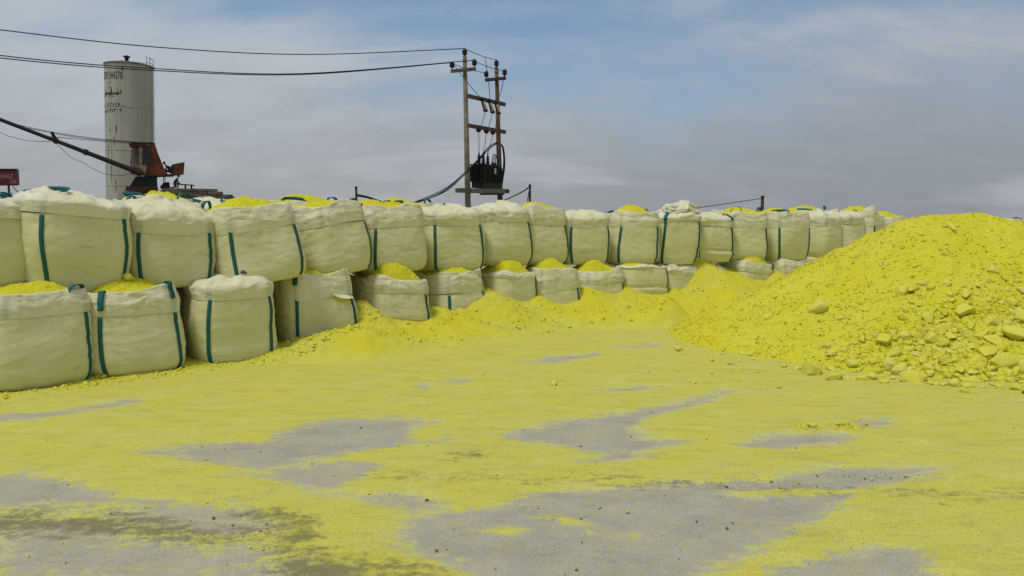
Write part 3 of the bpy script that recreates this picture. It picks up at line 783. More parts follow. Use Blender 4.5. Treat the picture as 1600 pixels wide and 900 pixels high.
for i, (c, Y, _) in enumerate(LOW):
    wd_, h, kw, lab = LSPEC[i]; kw = dict(kw)
    yaw = tangent(low_xy, i) * 0.93 + kw.pop('yaw', 0); kw.pop('tear', None)
    root, C, body_fn = make_bag('bulk_bag', low_xy[i][0], low_xy[i][1], 0.0, wd_, wd_, h, yaw, seed=i + 1, hi=i < 6, **kw)
    tag(root, lab, 'bulk bag', G_LOW)
    if i == 3:      # the torn hole under the seam, sulphur showing, a loose flap above it
        u_, v_ = np.meshgrid(np.linspace(-1, 1, 22), np.linspace(-1, 1, 12)); sq = u_ * np.sqrt(1 - v_ ** 2 / 2); sv = v_ * np.sqrt(1 - u_ ** 2 / 2)
        pz, pn = body_fn(R(-64) + sq * R(12), 0.655 + sv * 0.035 - sq * 0.025, 0.007)
        pz = pz + pn * (0.02 * np.clip(1 - sq ** 2 - sv ** 2, 0, 1) * (1 + np.abs(fbm(pz * 25, 2))))[..., None]
        grid_obj('exposed_sulphur', pz, M_fill, root)
        u_, v_ = np.meshgrid(np.linspace(-1, 1, 26), np.linspace(0, 1, 8))
        pz, pn = body_fn(R(-63) + u_ * R(15), 0.715 - v_ * 0.055 * (1 - 0.5 * u_ ** 2) - u_ * 0.03, 0.010)
        pz = pz + pn * (v_ * (0.05 + 0.03 * np.sin(u_ * 4)))[..., None]
        grid_obj('torn_flap', pz, M_collar, root)

# ---- upper row: (photo column, depth, base height, width, height, kwargs, label)
USPEC = [
 (-42, 8.75, 0.98, 1.02, 1.03, dict(style='closed', plastic=True, loops=[(1, 'flop'), (2, 'up'), (1, 'up')], yaw=0.25, rimvar=0.04), 'upper bag cut by the left edge, crumpled white top, under the red sign'),
 (108, 9.25, 0.93, 1.12, 1.11, dict(style='closed', plastic=True, seam=0.80, roll=3, squash=-0.08, loops=[(0, 'flop'), (3, 'flop')], yaw=0.15, rimvar=0.05), 'big slumped upper bag with a thick roll of crumpled white cloth folded over its top'),
 (257, 10.05, 0.95, 1.06, 1.03, dict(style='closed', seam=0.66, roll=2, squash=-0.03, loops=[(3, 'up')], yaw=0.05, rimvar=0.06), 'upper bag with a smooth sloping hood and grimy band, in front of the rusty crane'),
 (402, 10.55, 0.95, 1.10, 0.97, dict(mound=0.12, seam=0.72, roll=-8, fwd=2, loops=[(3, 'up'), (2, 'up')], yaw=-0.03, rimvar=0.05), 'wide upper bag leaning left with yellow sulphur showing above its wrinkled collar'),
 (516, 11.6, 0.97, 1.0, 1.0, dict(mound=0.10, seam=0.70, roll=-8, loops=[(1, 'up')], yaw=-0.02, rimvar=0.05, straps=(1, 2, 3)), 'upper bag tilted left whose strap curls under at its lower right corner'),
 (604, 12.5, 0.95, 1.04, 0.99, dict(mound=0.07, seam=0.70, roll=-4, loops=[(3, 'flop'), (2, 'up')], yaw=-0.2, rimvar=0.05, straps=(0, 2, 3)), 'upper bag with one strap down the middle of its front, beside the cable post'),
 (699, 13.4, 0.94, 1.06, 1.06, dict(style='closed', seam=0.72, roll=0, loops=[(2, 'flop')], yaw=-0.25, rimvar=0.04), 'upper bag with white crumpled top and two straps, directly left of the transformer poles'),
 (778, 14.2, 0.98, 1.02, 1.06, dict(style='closed', seam=0.73, loops=[], yaw=-0.10, rimvar=0.04, straps=(1, 2)), 'upper bag with a yellowish domed cloth top, directly under the transformer'),
 (833, 14.75, 0.97, 1.0, 1.00, dict(mound=0.10, seam=0.72, loops=[(2, 'up')], yaw=0.08, rimvar=0.04, straps=(1,)), 'narrow looking upper bag with small yellow top, second right of the transformer'),
 (903, 15.3, 0.95, 1.0, 0.99, dict(style='closed', seam=0.72, loops=[], yaw=-0.08, rimvar=0.05), 'upper bag with closed gathered collar, third right of the transformer'),
 (982, 15.85, 0.93, 0.98, 0.97, dict(mound=0.15, seam=0.76, loops=[(2, 'flop'), (3, 'flop')], yaw=-0.22, rimvar=0.03), 'upper bag with heaped yellow top and loops, left of the white cloth bundle'),
 (1045, 16.3, 0.90, 0.96, 1.02, dict(style='closed', plastic=True, seam=0.84, loops=[(0, 'out', 0.9)], yaw=-0.2, rimvar=0.07), 'upper bag with a bundle of white cloth standing on top and a bright teal strap'),
 (1101, 16.85, 0.92, 0.98, 0.99, dict(style='closed', seam=0.74, crease=0.36, loops=[(1, 'out', 0.5)], yaw=-0.25, rimvar=0.05), 'upper bag with a sagging fold across its belly, right of the cloth bundle'),
 (1155, 17.35, 0.94, 1.0, 0.97, dict(mound=0.13, seam=0.72, loops=[(0, 'up')], yaw=-0.25, rimvar=0.04, straps=(1, 2)), 'upper bag with yellow top standing left of the short brown post'),
 (1216, 17.9, 0.90, 1.06, 1.02, dict(mound=0.10, seam=0.72, loops=[(0, 'flop'), (2, 'flop')], yaw=-0.18, rimvar=0.05), 'upper bag standing in front of the short brown post with white wrinkled collar'),
 (1272, 18.9, 0.92, 1.0, 1.06, dict(style='closed', seam=0.70, loops=[], yaw=0.05, rimvar=0.05, straps=(1,)), 'upper bag with pale domed top, second to the right of the short brown post'),
 (1312, 19.8, 0.94, 1.0, 1.07, dict(style='closed', seam=0.72, loops=[], yaw=0.02, rimvar=0.05, straps=(1,)), 'upper bag with the highest pale top near the left slope of the heap'),
 (1345, 20.9, 0.94, 1.0, 1.0, dict(mound=0.10, seam=0.74, loops=[(3, 'up')], yaw=0.05, rimvar=0.05, straps=(0, 2)), 'upper bag with its strap just above the left slope of the heap'),
 (1380, 22.2, 0.94, 1.0, 0.95, dict(mound=0.16, seam=0.74, loops=[(3, 'flop')], yaw=0.05, rimvar=0.05), 'upper bag of which only the collar and yellow top show over the heap slope'),
 (1572, 29.6, 0.92, 1.05, 0.93, dict(mound=0.08, seam=0.74, loops=[(0, 'flop'), (1, 'up')], yaw=0.0, rimvar=0.04), 'far bag top with curled teal loop peeping over the right shoulder of the heap'),
 (1612, 30.2, 0.92, 1.05, 0.93, dict(mound=0.08, seam=0.74, loops=[(0, 'flop')], yaw=0.0, rimvar=0.04), 'far bag top at the right edge of the photo behind the heap'),
]
up_xy = np.array([[WX(u[0], u[1], u[2] + 0.4), u[1]] for u in USPEC])
for i, (c, Y, zb, wd_, h, kw, lab) in enumerate(USPEC):
    kw = dict(kw); yaw = tangent(up_xy, i) * 0.93 + kw.pop('yaw', 0)
    root, C, body_fn = make_bag('bulk_bag', up_xy[i][0], up_xy[i][1], zb, wd_, wd_, h, yaw, seed=i + 31, hi=i < 8, **kw)
    tag(root, lab, 'bulk bag', G_UP)
    if i == 11:     # bundled cloth standing on the closed top
        V = ICO_B * np.array([0.34, 0.26, 0.16]); V = V * (1 + 0.55 * pnoise(ICO_B * 1.5 + 3) + 0.35 * (ridged(ICO_B * 2.2, 3) - 0.5))[:, None]; V[:, 2] += 0.08 * (V[:, 0] > 0.08)
        cb_ = mesh_obj('cloth_bundle', V, ICO_BF, M_plastic, root); cb_.location = (0.12, -0.1, h - 0.02)

# ---- second rank of upper bags: their tops show between and over the front ones
BACK = [(318, 11.6, 1.10, 'closed', 'pale bag standing behind the gap between the hooded bag and the wide leaning bag'),
        (236, 11.2, 1.06, 'open', 'bag behind the hooded upper bag showing a strip of yellow and a teal loop'),
        (478, 12.6, 1.06, 'open', 'yellow topped bag behind the two left leaning upper bags'),
        (625, 14.0, 1.07, 'open', 'yellow topped bag just right of the cable post, behind the upper row'),
        (560, 13.3, 1.04, 'open', 'yellow topped bag behind the foot of the cable post'),
        (1150, 18.8, 1.03, 'open', 'yellow topped bag behind the row, left of the short brown post'),
        (1250, 19.9, 1.06, 'open', 'yellow topped bag behind the row, right of the short brown post'),
        (1335, 21.9, 1.08, 'open', 'yellow topped bag in the back rank above the heap slope')]
for i, (c, Y, h, st, lab) in enumerate(BACK):
    xx = WX(c, Y, 1.5)
    root, C, nb = make_bag('bulk_bag', xx, Y, 0.94, 1.02, 1.02, h, 0.6 if c < 800 else 0.5, seed=i + 71, style=st, mound=0.14, seam=0.72,
                           loops=[(0, 'flop'), (1, 'up')], straps=(0, 1))
    tag(root, lab, 'bulk bag', 'bulk bags in the rank behind')

LOWBACK = [(0, 'shaded bag behind the leftmost lower bag, filling the dark gap to its right'), (1, 'shaded bag behind the dark gap right of the lower bag with the hanging loop'),
           (2, 'shaded bag behind the gap between the domed lower bag and the torn one'), (3, 'shaded bag behind the gap right of the torn lower bag'), (5, 'shaded bag in the back rank, behind the second gap right of the torn bag')]
for i, lab in LOWBACK:
    a_ = (low_xy[i] + low_xy[i + 1]) / 2; d_ = low_xy[i + 1] - low_xy[i]; d_ = d_ / np.hypot(*d_); b_ = a_ + np.array([-d_[1], d_[0]]) * 0.92
    root, C, body_fn = make_bag('bulk_bag', b_[0], b_[1], 0.0, 1.08, 1.0, 0.96, math.atan2(d_[1], d_[0]), seed=i + 91, style='closed', straps=(0, 1))
    tag(root, lab, 'bulk bag', 'bulk bags in the rank behind')

UNDER = [(15, 'lower bag whose collar just shows above the heap slope, last before it'), (16, 'lower bag under the highest pale upper bag, mostly behind the heap slope'), (17, 'lower bag under the strapped upper bag, behind the heap slope'),
         (19, 'lower bag under the far bag with the curled loop, behind the heap'), (20, 'lower bag under the far bag at the right edge of the photo')]
for i, lab in UNDER:
    ux, uy = up_xy[i]; root, C, body_fn = make_bag('bulk_bag', ux + 0.1, uy - 0.25, 0.0, 1.04, 1.04, 0.94, tangent(up_xy, i) * 0.93, seed=i + 111, mound=0.05, straps=(0, 1))
    tag(root, lab, 'bulk bag', G_LOW)

# ------------------------------------------------------------------ sulphur lumps
def ico(sub):
    import bmesh
    bm = bmesh.new(); bmesh.ops.create_icosphere(bm, subdivisions=sub, radius=1.0)
    V = np.array([v.co[:] for v in bm.verts]); Fc = np.array([[v.index for v in f.verts] for f in bm.faces]); bm.free()
    return V, Fc
ICO3, ICO3F = ico(5); ICO1, ICO1F = ico(2); ICO0, ICO0F = ico(1)
def rock_shape(D, seed, planes=17):
    r_ = np.random.default_rng(seed); n = r_.normal(size=(planes, 3)); n /= np.linalg.norm(n, axis=1)[:, None]
    off = r_.uniform(0.66, 1.0, len(n))
    dt = D @ n.T; k_ = np.where(dt > 0.05, off / np.maximum(dt, 0.05), 9.0)
    k_ = np.sort(k_, 1); rad = -np.log(np.exp(-k_[:, :4] * 15).sum(1)) / 15
    V = D * rad[:, None]; V = V + D * (0.08 * fbm(V * 1.8 + seed, 3) + 0.05 * np.abs(fbm(V * 5 + seed, 3)))[:, None]
    return V * np.array([1.0, r_.uniform(0.65, 0.95), r_.uniform(0.52, 0.8)])
LUMP_ME = []
for k_ in range(14):
    me = bpy.data.meshes.new('sulphur_lump'); V = rock_shape(ICO3, 100 + k_)
    me.from_pydata([tuple(v) for v in V], [], [tuple(int(q) for q in f) for f in ICO3F]); me.polygons.foreach_set('use_smooth', np.ones(len(me.polygons), bool))
    me.materials.append(M_lump); me.update(); LUMP_ME.append(me)

def lump(p, size, k_, label, group, sink=0.28):
    o = bpy.data.objects.new('sulphur_lump', LUMP_ME[k_ % len(LUMP_ME)]); COL.objects.link(o)
    nrm = surf_normal(p[0], p[1])
    o.rotation_euler = (nrm.to_track_quat('Z', 'Y').to_matrix() @ Matrix.Rotation(random.uniform(0, 6.28), 3, 'Z') @ Matrix.Rotation(random.uniform(-0.5, 0.5), 3, 'X')).to_euler()
    o.scale = (size / 2,) * 3
    o.location = Vector(p) + nrm * size * (0.5 * 0.62 - sink * 0.5)
    tag(o, label, 'sulphur lump', group); return o

G_HEAP = 'sulphur lumps on the heap'
BIG = [(1281, 485, 32, 'largest pale lump lying alone on the middle of the heap slope'), (1408, 458, 24, 'big lump high on the heap slope, right of the lone pale lump'),
       (1270, 584, 40, 'brownish boulder at the foot of the heap beside an orange lump'), (1306, 593, 22, 'orange yellow lump just right of the brownish boulder'),
       (1432, 596, 30, 'wide flat lump at the front foot of the heap'), (1584, 527, 38, 'largest angular block on the heap at the right edge of the photo'),
       (1596, 500, 26, 'block above the angular block at the right edge of the photo'), (1560, 572, 30, 'blocky lump in the scree below the large angular block'), (1334, 571, 22, 'rounded lump behind the orange lump at the heap foot'),
       (1388, 572, 24, 'grey yellow lump in the middle of the heap foot'), (1455, 532, 24, 'oval smooth lump on the upper edge of the scree'), (1382, 535, 28, 'flat pale slab lump at the left edge of the scree'),
       (1504, 490, 28, 'flat topped lump on the heap above the scree'), (1552, 424, 18, 'lone dark shaded lump near the upper right of the heap'), (1476, 538, 20, 'light faced lump beside the oval lump'),
       (1588, 610, 22, 'front lump of the scree at the lower right edge'), (1490, 604, 22, 'lump at the front foot right of the wide flat lump'), (1540, 555, 25, 'long tilted lump in the middle of the scree'),
       (1060, 548, 13, 'small lump at the left tip of the heap'), (1258, 397, 15, 'lump on the left skyline slope of the heap'), (1533, 528, 20, 'squared lump left of the largest angular block')]
placed = []
for k_, (px, py, s, lab) in enumerate(BIG):
    p = hit(px, py)
    if p is None: continue
    lump(p, s * p[1] / F * 1.08, k_, lab, G_HEAP); placed.append((px, py, s))
zones = [  # photo area, how many, sizes, label
 ([(1400, 520), (1600, 500), (1610, 615), (1400, 600)], 130, (10, 24), 'loose fist to head sized lump in the dense scree at the right heap foot'),
 ([(1280, 540), (1400, 520), (1400, 602), (1290, 595)], 38, (8, 17), 'small lump along the front foot of the heap left of the dense scree'),
 ([(1420, 440), (1600, 430), (1600, 500), (1400, 520)], 48, (7, 17), 'small lump on the heap slope above the scree'),
 ([(1060, 540), (1280, 555), (1280, 598), (1150, 595)], 26, (5, 11), 'pebble sized lump at the left foot of the heap'),
 ([(1140, 470), (1400, 350), (1560, 350), (1420, 440), (1250, 540)], 22, (5, 11), 'scattered pebble sized lump on the smooth upper slope of the heap'),
]
def in_poly(x, y, pts):
    c = False; n = len(pts)
    for i in range(n):
        a, b = pts[i], pts[(i + 1) % n]
        if (a[1] > y) != (b[1] > y) and x < (b[0] - a[0]) * (y - a[1]) / (b[1] - a[1]) + a[0]: c = not c
    return c
kk = 40
for pts, n, (s0, s1), lab in zones:
    xs = [p[0] for p in pts]; ys = [p[1] for p in pts]; got = tries = 0
    while got < n and tries < n * 30:
        tries += 1
        px, py = random.uniform(min(xs), max(xs)), random.uniform(min(ys), max(ys))
        if not in_poly(px, py, pts): continue
        s = s0 + (s1 - s0) * random.random() ** 2.2
        if any((px - a) ** 2 + ((py - b) * 1.3) ** 2 < (0.46 * (s + c)) ** 2 for a, b, c in placed): continue
        p = hit(px, py)
        if p is None or p[1] > 13: continue
        lump(p, s * p[1] / F * 1.15, kk, lab, G_HEAP); kk += 1; got += 1; placed.append((px, py, s))
# lumps lying on the yard and on the bags
for px, py, s, lab in [(866, 601, 13, 'single lump lying alone on the yellow yard left of the heap'), (1472, 788, 12, 'pale pebble group leader on the yard at right, larger of two'),
                       (1484, 791, 9, 'pale pebble on the yard at right, smaller of two'), (1205, 752, 7, 'tiny lump on the bare ground before the heap'), (1060, 580, 7, 'tiny lump on the yard off the left tip of the heap'),
                       (1085, 600, 8, 'tiny lump on the yard below the left tip of the heap'), (1268, 667, 13, 'largest crumb of the little pile on the yard before the heap'), (1323, 664, 12, 'crumb at the right end of the little pile on the yard'),
                       (1218, 606, 9, 'small lump on the yard just in front of the brownish boulder'), (1508, 613, 14, 'lump rolled off the heap foot at right')]:
    p = G(px, py, 0.01); lump(p, s * p[1] / F, kk, lab, 'sulphur lumps on the yard', 0.2); kk += 1
for bx, by, Yb, s, lab in [(200, 433, 9.2, 0.10, 'round lump on the sulphur in the lower bag with a hanging teal loop'), (1006, 407, 15.5, 0.14, 'lump on the top corner of a lower bag under the upper row')]:
    p = P(bx, by, Yb); o = bpy.data.objects.new('sulphur_lump', LUMP_ME[kk % 14]); COL.objects.link(o); o.location = p; o.scale = (s * 0.6, s * 0.6, s * 0.75); kk += 1
    tag(o, lab, 'sulphur lump', 'sulphur lumps on bags')

# gravel: uncountable crumbs as single meshes
CR = [rock_shape(ICO1, 300 + i, 9) for i in range(10)]
CR0 = [rock_shape(ICO0, 340 + i, 9) for i in range(10)]
def crumbs(name, pts, sizes, mat, label, sinkf=0.15, fine=False):
    SH, SF = (CR0, ICO0F) if fine else (CR, ICO1F)
    n = len(pts); nv = len(SH[0]); V = np.zeros((n, nv, 3)); r_ = np.random.default_rng(n)
    for i in range(n):
        a, b = r_.uniform(0, 6.28, 2); ca, sa, cb_, sb_ = math.cos(a), math.sin(a), math.cos(b * 0.12), math.sin(b * 0.12)
        v = SH[i % 10]; v = np.stack([v[:, 0] * ca - v[:, 1] * sa, v[:, 0] * sa + v[:, 1] * ca, v[:, 2]], -1)
        v = np.stack([v[:, 0], v[:, 1] * cb_ - v[:, 2] * sb_, v[:, 1] * sb_ + v[:, 2] * cb_], -1)
        V[i] = v * sizes[i] / 2 + pts[i]
        V[i, :, 2] += sizes[i] * sinkf
    Fc = (SF[None] + (np.arange(n) * nv)[:, None, None]).reshape(-1, 3)
    me = bpy.data.meshes.new(name); VV = V.reshape(-1, 3).astype(np.float32)
    me.vertices.add(len(VV)); me.vertices.foreach_set('co', VV.ravel()); me.loops.add(Fc.size); me.loops.foreach_set('vertex_index', Fc.ravel().astype(np.int32))
    me.polygons.add(len(Fc)); me.polygons.foreach_set('loop_start', np.arange(0, Fc.size, 3, dtype=np.int32)); me.polygons.foreach_set('use_smooth', np.ones(len(Fc), bool))
    me.update(calc_edges=True); me.materials.append(mat)
    o = bpy.data.objects.new(name, me); COL.objects.link(o); tag(o, label, kind='stuff'); return o

def on_surface(X, Y, S, fn):
    return np.stack([X, Y, fn(X, Y)], -1)
# heap crumbs: dense in the scree and around the foot, finer up the slope
N = 120000
X = rng.uniform(HA[0] - 4.4, HB[0] + 1.6, N); Y = rng.uniform(HA[1] - 4.6, HA[1] + 1.2, N); hz = heap_h(X, Y, False)
patch = fbm(np.stack([X * 1.1, Y * 1.1, 0 * X + 4], -1), 3)
scree = smooth(X, 3.2, 5.4) * smooth(Y, 10.5, 9.2) * np.clip(0.75 + 0.9 * fbm(np.stack([X * 1.5, Y * 1.5, 0 * X + 14], -1), 2), 0.1, 1)
dens = (0.10 + 0.30 * np.clip(0.2 + 1.6 * patch, 0, 1) * smooth(hz, 1.8, 0.8) + 0.8 * scree)
keep = (hz > -0.02) & (rng.random(N) < dens) & (hz < 1.95)
X, Y, hz, scree = X[keep], Y[keep], hz[keep], scree[keep]
S = (0.012 + 0.030 * rng.random(len(X)) ** 3.5) + scree * 0.10 * rng.random(len(X)) ** 4.0
fine_m = S < 0.027
crumbs('heap_gravel', on_surface(X[fine_m], Y[fine_m], S[fine_m], heap_h), S[fine_m], M_gravel, 'fine yellow sulphur gravel covering the heap', -0.14, True)
c_m = ~fine_m
crumbs('heap_rubble', on_surface(X[c_m], Y[c_m], S[c_m], heap_h), S[c_m], M_gravel, 'coarser sulphur rubble between the lumps of the heap', -0.03)
# crumbs along the row of bags
N = 15000
ti = rng.uniform(0.6, cum[-1] - 4, N); si = 0.3 + rng.uniform(0, 1, N) ** 1.3 * np.interp(ti, T_LOW, SP_W) * 1.05
X = np.interp(ti, tx, cxs) + np.interp(ti, tx, nx) * si; Y = np.interp(ti, tx, cys) + np.interp(ti, tx, ny) * si
patch = fbm(np.stack([X * 1.6, Y * 1.6, 0 * X], -1), 3); keep = rng.random(N) < np.clip(0.35 + 1.3 * patch, 0.05, 1) + (ti < T_LOW[3]) * 0.5
X, Y = X[keep], Y[keep]; S = 0.012 + 0.045 * rng.random(len(X)) ** 4
crumbs('spill_crumbs', on_surface(X, Y, S, lambda a, b: np.maximum(spill_h(a, b), 0.008)), S, M_gravel, 'loose sulphur crumbs along the foot of the bags', -0.08)
# crumbs and dirt on the yard
N = 1200
X = rng.uniform(-6, 7, N); Y = rng.uniform(4, 11, N); S = 0.005 + 0.015 * rng.random(N) ** 4
crumbs('yard_crumbs', np.stack([X, Y, 0 * X + 0.010], -1), S, M_gravel, 'tiny yellow crumbs scattered over the yard', 0.0)
pts = []
for _ in range(160): pts.append(G(rng.normal(1262, 12) if rng.random() < .5 else rng.normal(1320, 20), rng.normal(668, 2.5)))
for _ in range(120): pts.append(G(rng.normal(1100, 90), rng.normal(590, 12)))
pts = np.array(pts); pts[:, 2] = 0.01
crumbs('yard_pile_crumbs', pts, 0.006 + 0.030 * rng.random(len(pts)) ** 3, M_gravel, 'little strewn pile of yellow crumbs before the heap', 0.05)
pts = [G(rng.uniform(560, 1600), 746 + rng.normal(0, 3)) for _ in range(60)] + [G(x, 750 + (x - 700) * 0.028 + rng.normal(0, 3)) for x in rng.uniform(700, 1600, 60)] + [G(x, y) for x, y in zip(rng.uniform(0, 1600, 200), rng.uniform(620, 900, 200))] + [G(rng.normal(430, 50), rng.normal(830, 18)) for _ in range(60)]
pts = np.array(pts); pts[:, 2] = 0.006
crumbs('dirt_crumbs', pts, 0.004 + 0.012 * rng.random(len(pts)) ** 3, M_dirt, 'dark crumbs of dirt scattered over the yard', 0.0)

# ------------------------------------------------------------------ silo behind the bags
M_silo, t, bs = new_mat('weathered_white_silo_paint')
co = t.node('ShaderNodeTexCoord').outputs['Object']
a = t.noise(t.mapping(co, (1.0, 1.0, 0.10)), 1.6, 6, 0.65); b = t.noise(t.mapping(co, (2.5, 2.5, 0.22)), 2.0, 6, 0.7); c = t.noise(co, 0.9, 5, 0.6)
col = t.mix(t.ramp(a, 0.36, 0.68), (0.42, 0.415, 0.35), (0.33, 0.325, 0.275))
col = t.mix(t.math('MULTIPLY', t.ramp(c, 0.5, 0.7), 0.4), col, (0.34, 0.34, 0.30))
col = t.mix(t.math('MULTIPLY', t.ramp(b, 0.64, 0.74), 0.75), col, (0.12, 0.085, 0.05))
t.put(bs.inputs['Base Color'], col); bs.inputs['Roughness'].default_value = 0.6
M_black = mat_simple('black_paint_lettering', (0.02, 0.02, 0.02), 0.7)
M_rust = mat_simple('rusty_orange_steel', (0.17, 0.05, 0.022), 0.85, col2=(0.06, 0.032, 0.022), scale=1.3)
M_rust2 = mat_simple('dark_rust_steel', (0.085, 0.035, 0.022), 0.85, col2=(0.05, 0.03, 0.022), scale=1.8)
M_cab = mat_simple('faded_cream_cab_paint', (0.27, 0.24, 0.16), 0.75, col2=(0.16, 0.10, 0.06), scale=1.7)
M_opening_shade = mat_simple('dark_opening_shade', (0.035, 0.035, 0.03), 0.5)
M_green = mat_simple('dark_green_steel', (0.018, 0.035, 0.026), 0.7)
M_dark = mat_simple('dark_grimy_steel', (0.022, 0.02, 0.02), 0.7)
M_iron = mat_simple('old_galvanised_iron', (0.20, 0.195, 0.16), 0.75, col2=(0.13, 0.11, 0.085), scale=3)
M_brown = mat_simple('rusty_brown_iron', (0.075, 0.045, 0.032), 0.8, col2=(0.12, 0.09, 0.065), scale=2)
M_porc = mat_simple('dark_glazed_porcelain', (0.012, 0.011, 0.016), 0.25)
M_wire = mat_simple('black_cable', (0.012, 0.012, 0.014), 0.7)
M_pale = mat_simple('pale_fuse_porcelain', (0.45, 0.44, 0.40), 0.4)

YS = 74.0; SRAD = 34.2 * YS / F; s_base = Vector((WX(204.5, YS, 0), YS, 0)); s_top = P(201.5, 104, YS)
SZT = float(s_top[2]); slean = (float(s_top[0]) - s_base.x)
silo = empty('cement_silo', s_base); silo.rotation_euler = (0, math.atan2(slean, SZT), 0)
tag(silo, 'tall grimy white cement silo with black lettering behind the left upper bags', 'silo')
prof = []
for z in np.linspace(0, SZT, 9):
    prof += [(SRAD, z - 0.03), (SRAD, z)] if z > 0 else [(SRAD, 0)]
MB().lathe(prof, (0, 0, 0), 72).build('silo_shell', M_silo, silo, True)
m = MB()
for z in (0.32, 0.52, 0.76): m.lathe([(SRAD + 0.004, 0), (SRAD + 0.025, 0.0), (SRAD + 0.025, 0.05), (SRAD + 0.004, 0.05)], (0, 0, SZT * z), 72)
m.build('weld_seam', M_silo, silo)
MB().lathe([(SRAD + 0.07, 0.0), (SRAD + 0.07, 0.10), (SRAD * 0.5, 0.32), (0.3, 0.45)], (0, 0, SZT), 60).build('roof', M_dark if False else M_iron, silo)
MB().lathe([(0.17, 0.3), (0.17, 0.75), (0.30, 0.78), (0.30, 0.86), (0.10, 0.95)], (-0.1, -0.2, SZT), 18).build('vent_cap', M_dark, silo)
m = MB()
lx = SRAD - 0.28
for px_, py_ in ((lx, -0.35), (lx, 0.35), (lx + 0.32, -0.35), (lx + 0.32, 0.35)):
    m.tube([(px_, py_, SZT - 0.1), (px_, py_, SZT + (0.75 if px_ > lx else 0.95))], 0.022, 6)
for zz in (0.4, 0.8):
    m.tube([(lx, -0.35, SZT + zz), (lx + 0.32, -0.35, SZT + zz - 0.1), (lx + 0.32, 0.35, SZT + zz - 0.1), (lx, 0.35, SZT + zz)], 0.02, 6)
m.tube([(lx, 0.0, SZT + 0.3), (lx - 1.0, -0.9, SZT + 0.28), (lx - 1.9, -1.2, SZT + 0.3)], 0.018, 5)
m.build('guard_rail', M_dark, silo)
m = MB()
for zz in np.arange(0.4, SZT, 0.35): m.tube([(SRAD + 0.18, -0.2, zz), (SRAD + 0.18, 0.2, zz)], 0.012, 5)
for yy in (-0.2, 0.2): m.tube([(SRAD + 0.18, yy, 0), (SRAD + 0.18, yy, SZT + 0.1)], 0.016, 5)
m.build('ladder', M_silo, silo)

SVIEW = math.atan2(-s_base.x, YS)
def text_mesh(body_, size, shear=0.0):
    cu = bpy.data.curves.new('tmp_text', 'FONT'); cu.body = body_; cu.size = size; cu.shear = shear; cu.resolution_u = 3
    o = bpy.data.objects.new('tmp_text', cu); COL.objects.link(o)
    dg = bpy.context.evaluated_depsgraph_get(); me = o.evaluated_get(dg).to_mesh()
    V = np.array([v.co[:] for v in me.vertices]).reshape(-1, 3); Fc = [tuple(p.vertices) for p in me.polygons]
    o.evaluated_get(dg).to_mesh_clear(); bpy.data.objects.remove(o); bpy.data.curves.remove(cu)
    return V, Fc

def bend_on_silo(V, Fc, a0, a1, z0, z1, name):
    """lay flat lettering on the shell between two bearings (degrees, 0 = facing the camera, - to the left)"""
    lo, hi_ = V[:, :2].min(0), V[:, :2].max(0)
    u = (V[:, 0] - lo[0]) / (hi_[0] - lo[0]); v = (V[:, 1] - lo[1]) / (hi_[1] - lo[1])
    ang = R(a0) + u * R(a1 - a0) + SVIEW; rr_ = SRAD + 0.012
    out = np.stack([np.sin(ang) * rr_, -np.cos(ang) * rr_, z0 + v * (z1 - z0)], -1)
    return mesh_obj(name, out, Fc, M_black, silo, False)

# strokes for the Arabic line and digits (unit boxes, thick pen)
def pen(strokes, r_=0.07):
    m = MB()
    for s in strokes:
        pts = [Vector((x, y, 0)) for x, y in s]
        if len(pts) == 1: pts = [pts[0] - Vector((r_ * 0.6, 0, 0)), pts[0] + Vector((r_ * 0.6, 0, 0))]
        for a_, b_ in zip(pts[:-1], pts[1:]):
            d = (b_ - a_).normalized(); n_ = Vector((-d.y, d.x, 0)) * r_; a2 = a_ - d * r_ * 0.7; b2 = b_ + d * r_ * 0.7
            m.add([a2 - n_, b2 - n_, b2 + n_, a2 + n_], [(0, 1, 2, 3)])
    return np.array(m.V), m.F
def arc(cx_, cy_, rx, ry, a0, a1, n=9):
    return [(cx_ + rx * math.cos(R(a)), cy_ + ry * math.sin(R(a))) for a in np.linspace(a0, a1, n)]
DIG = {'0': [[(0.3, 0.45)]], '1': [[(0.25, 0.95), (0.32, 0.7), (0.32, 0.0)]], '2': [[(0.15, 0.95), (0.22, 0.7), (0.25, 0.0)], [(0.2, 0.7), (0.45, 0.7), (0.5, 0.95)]],
       '3': [[(0.12, 0.95), (0.2, 0.7), (0.22, 0.0)], [(0.2, 0.7), (0.36, 0.7), (0.38, 0.92)], [(0.37, 0.72), (0.52, 0.72), (0.55, 0.95)]],
       '4': [[(0.5, 0.9), (0.2, 0.8), (0.45, 0.55), (0.15, 0.35), (0.25, 0.1), (0.55, 0.1)]], '5': [arc(0.32, 0.35, 0.2, 0.33, 90, 450, 14)],
       '6': [[(0.15, 0.85), (0.45, 0.85), (0.5, 0.0)]], '7': [[(0.1, 0.95), (0.32, 0.05), (0.55, 0.95)]], '8': [[(0.1, 0.05), (0.32, 0.95), (0.55, 0.05)]],
       '9': [arc(0.3, 0.72, 0.16, 0.2, 0, 360, 12), [(0.46, 0.75), (0.48, 0.0)]]}
def digits(s):
    st = []
    for i, ch in enumerate(s): st += [[(x + i * 0.72, y) for x, y in q] for q in DIG[ch]]
    return pen(st, 0.065)
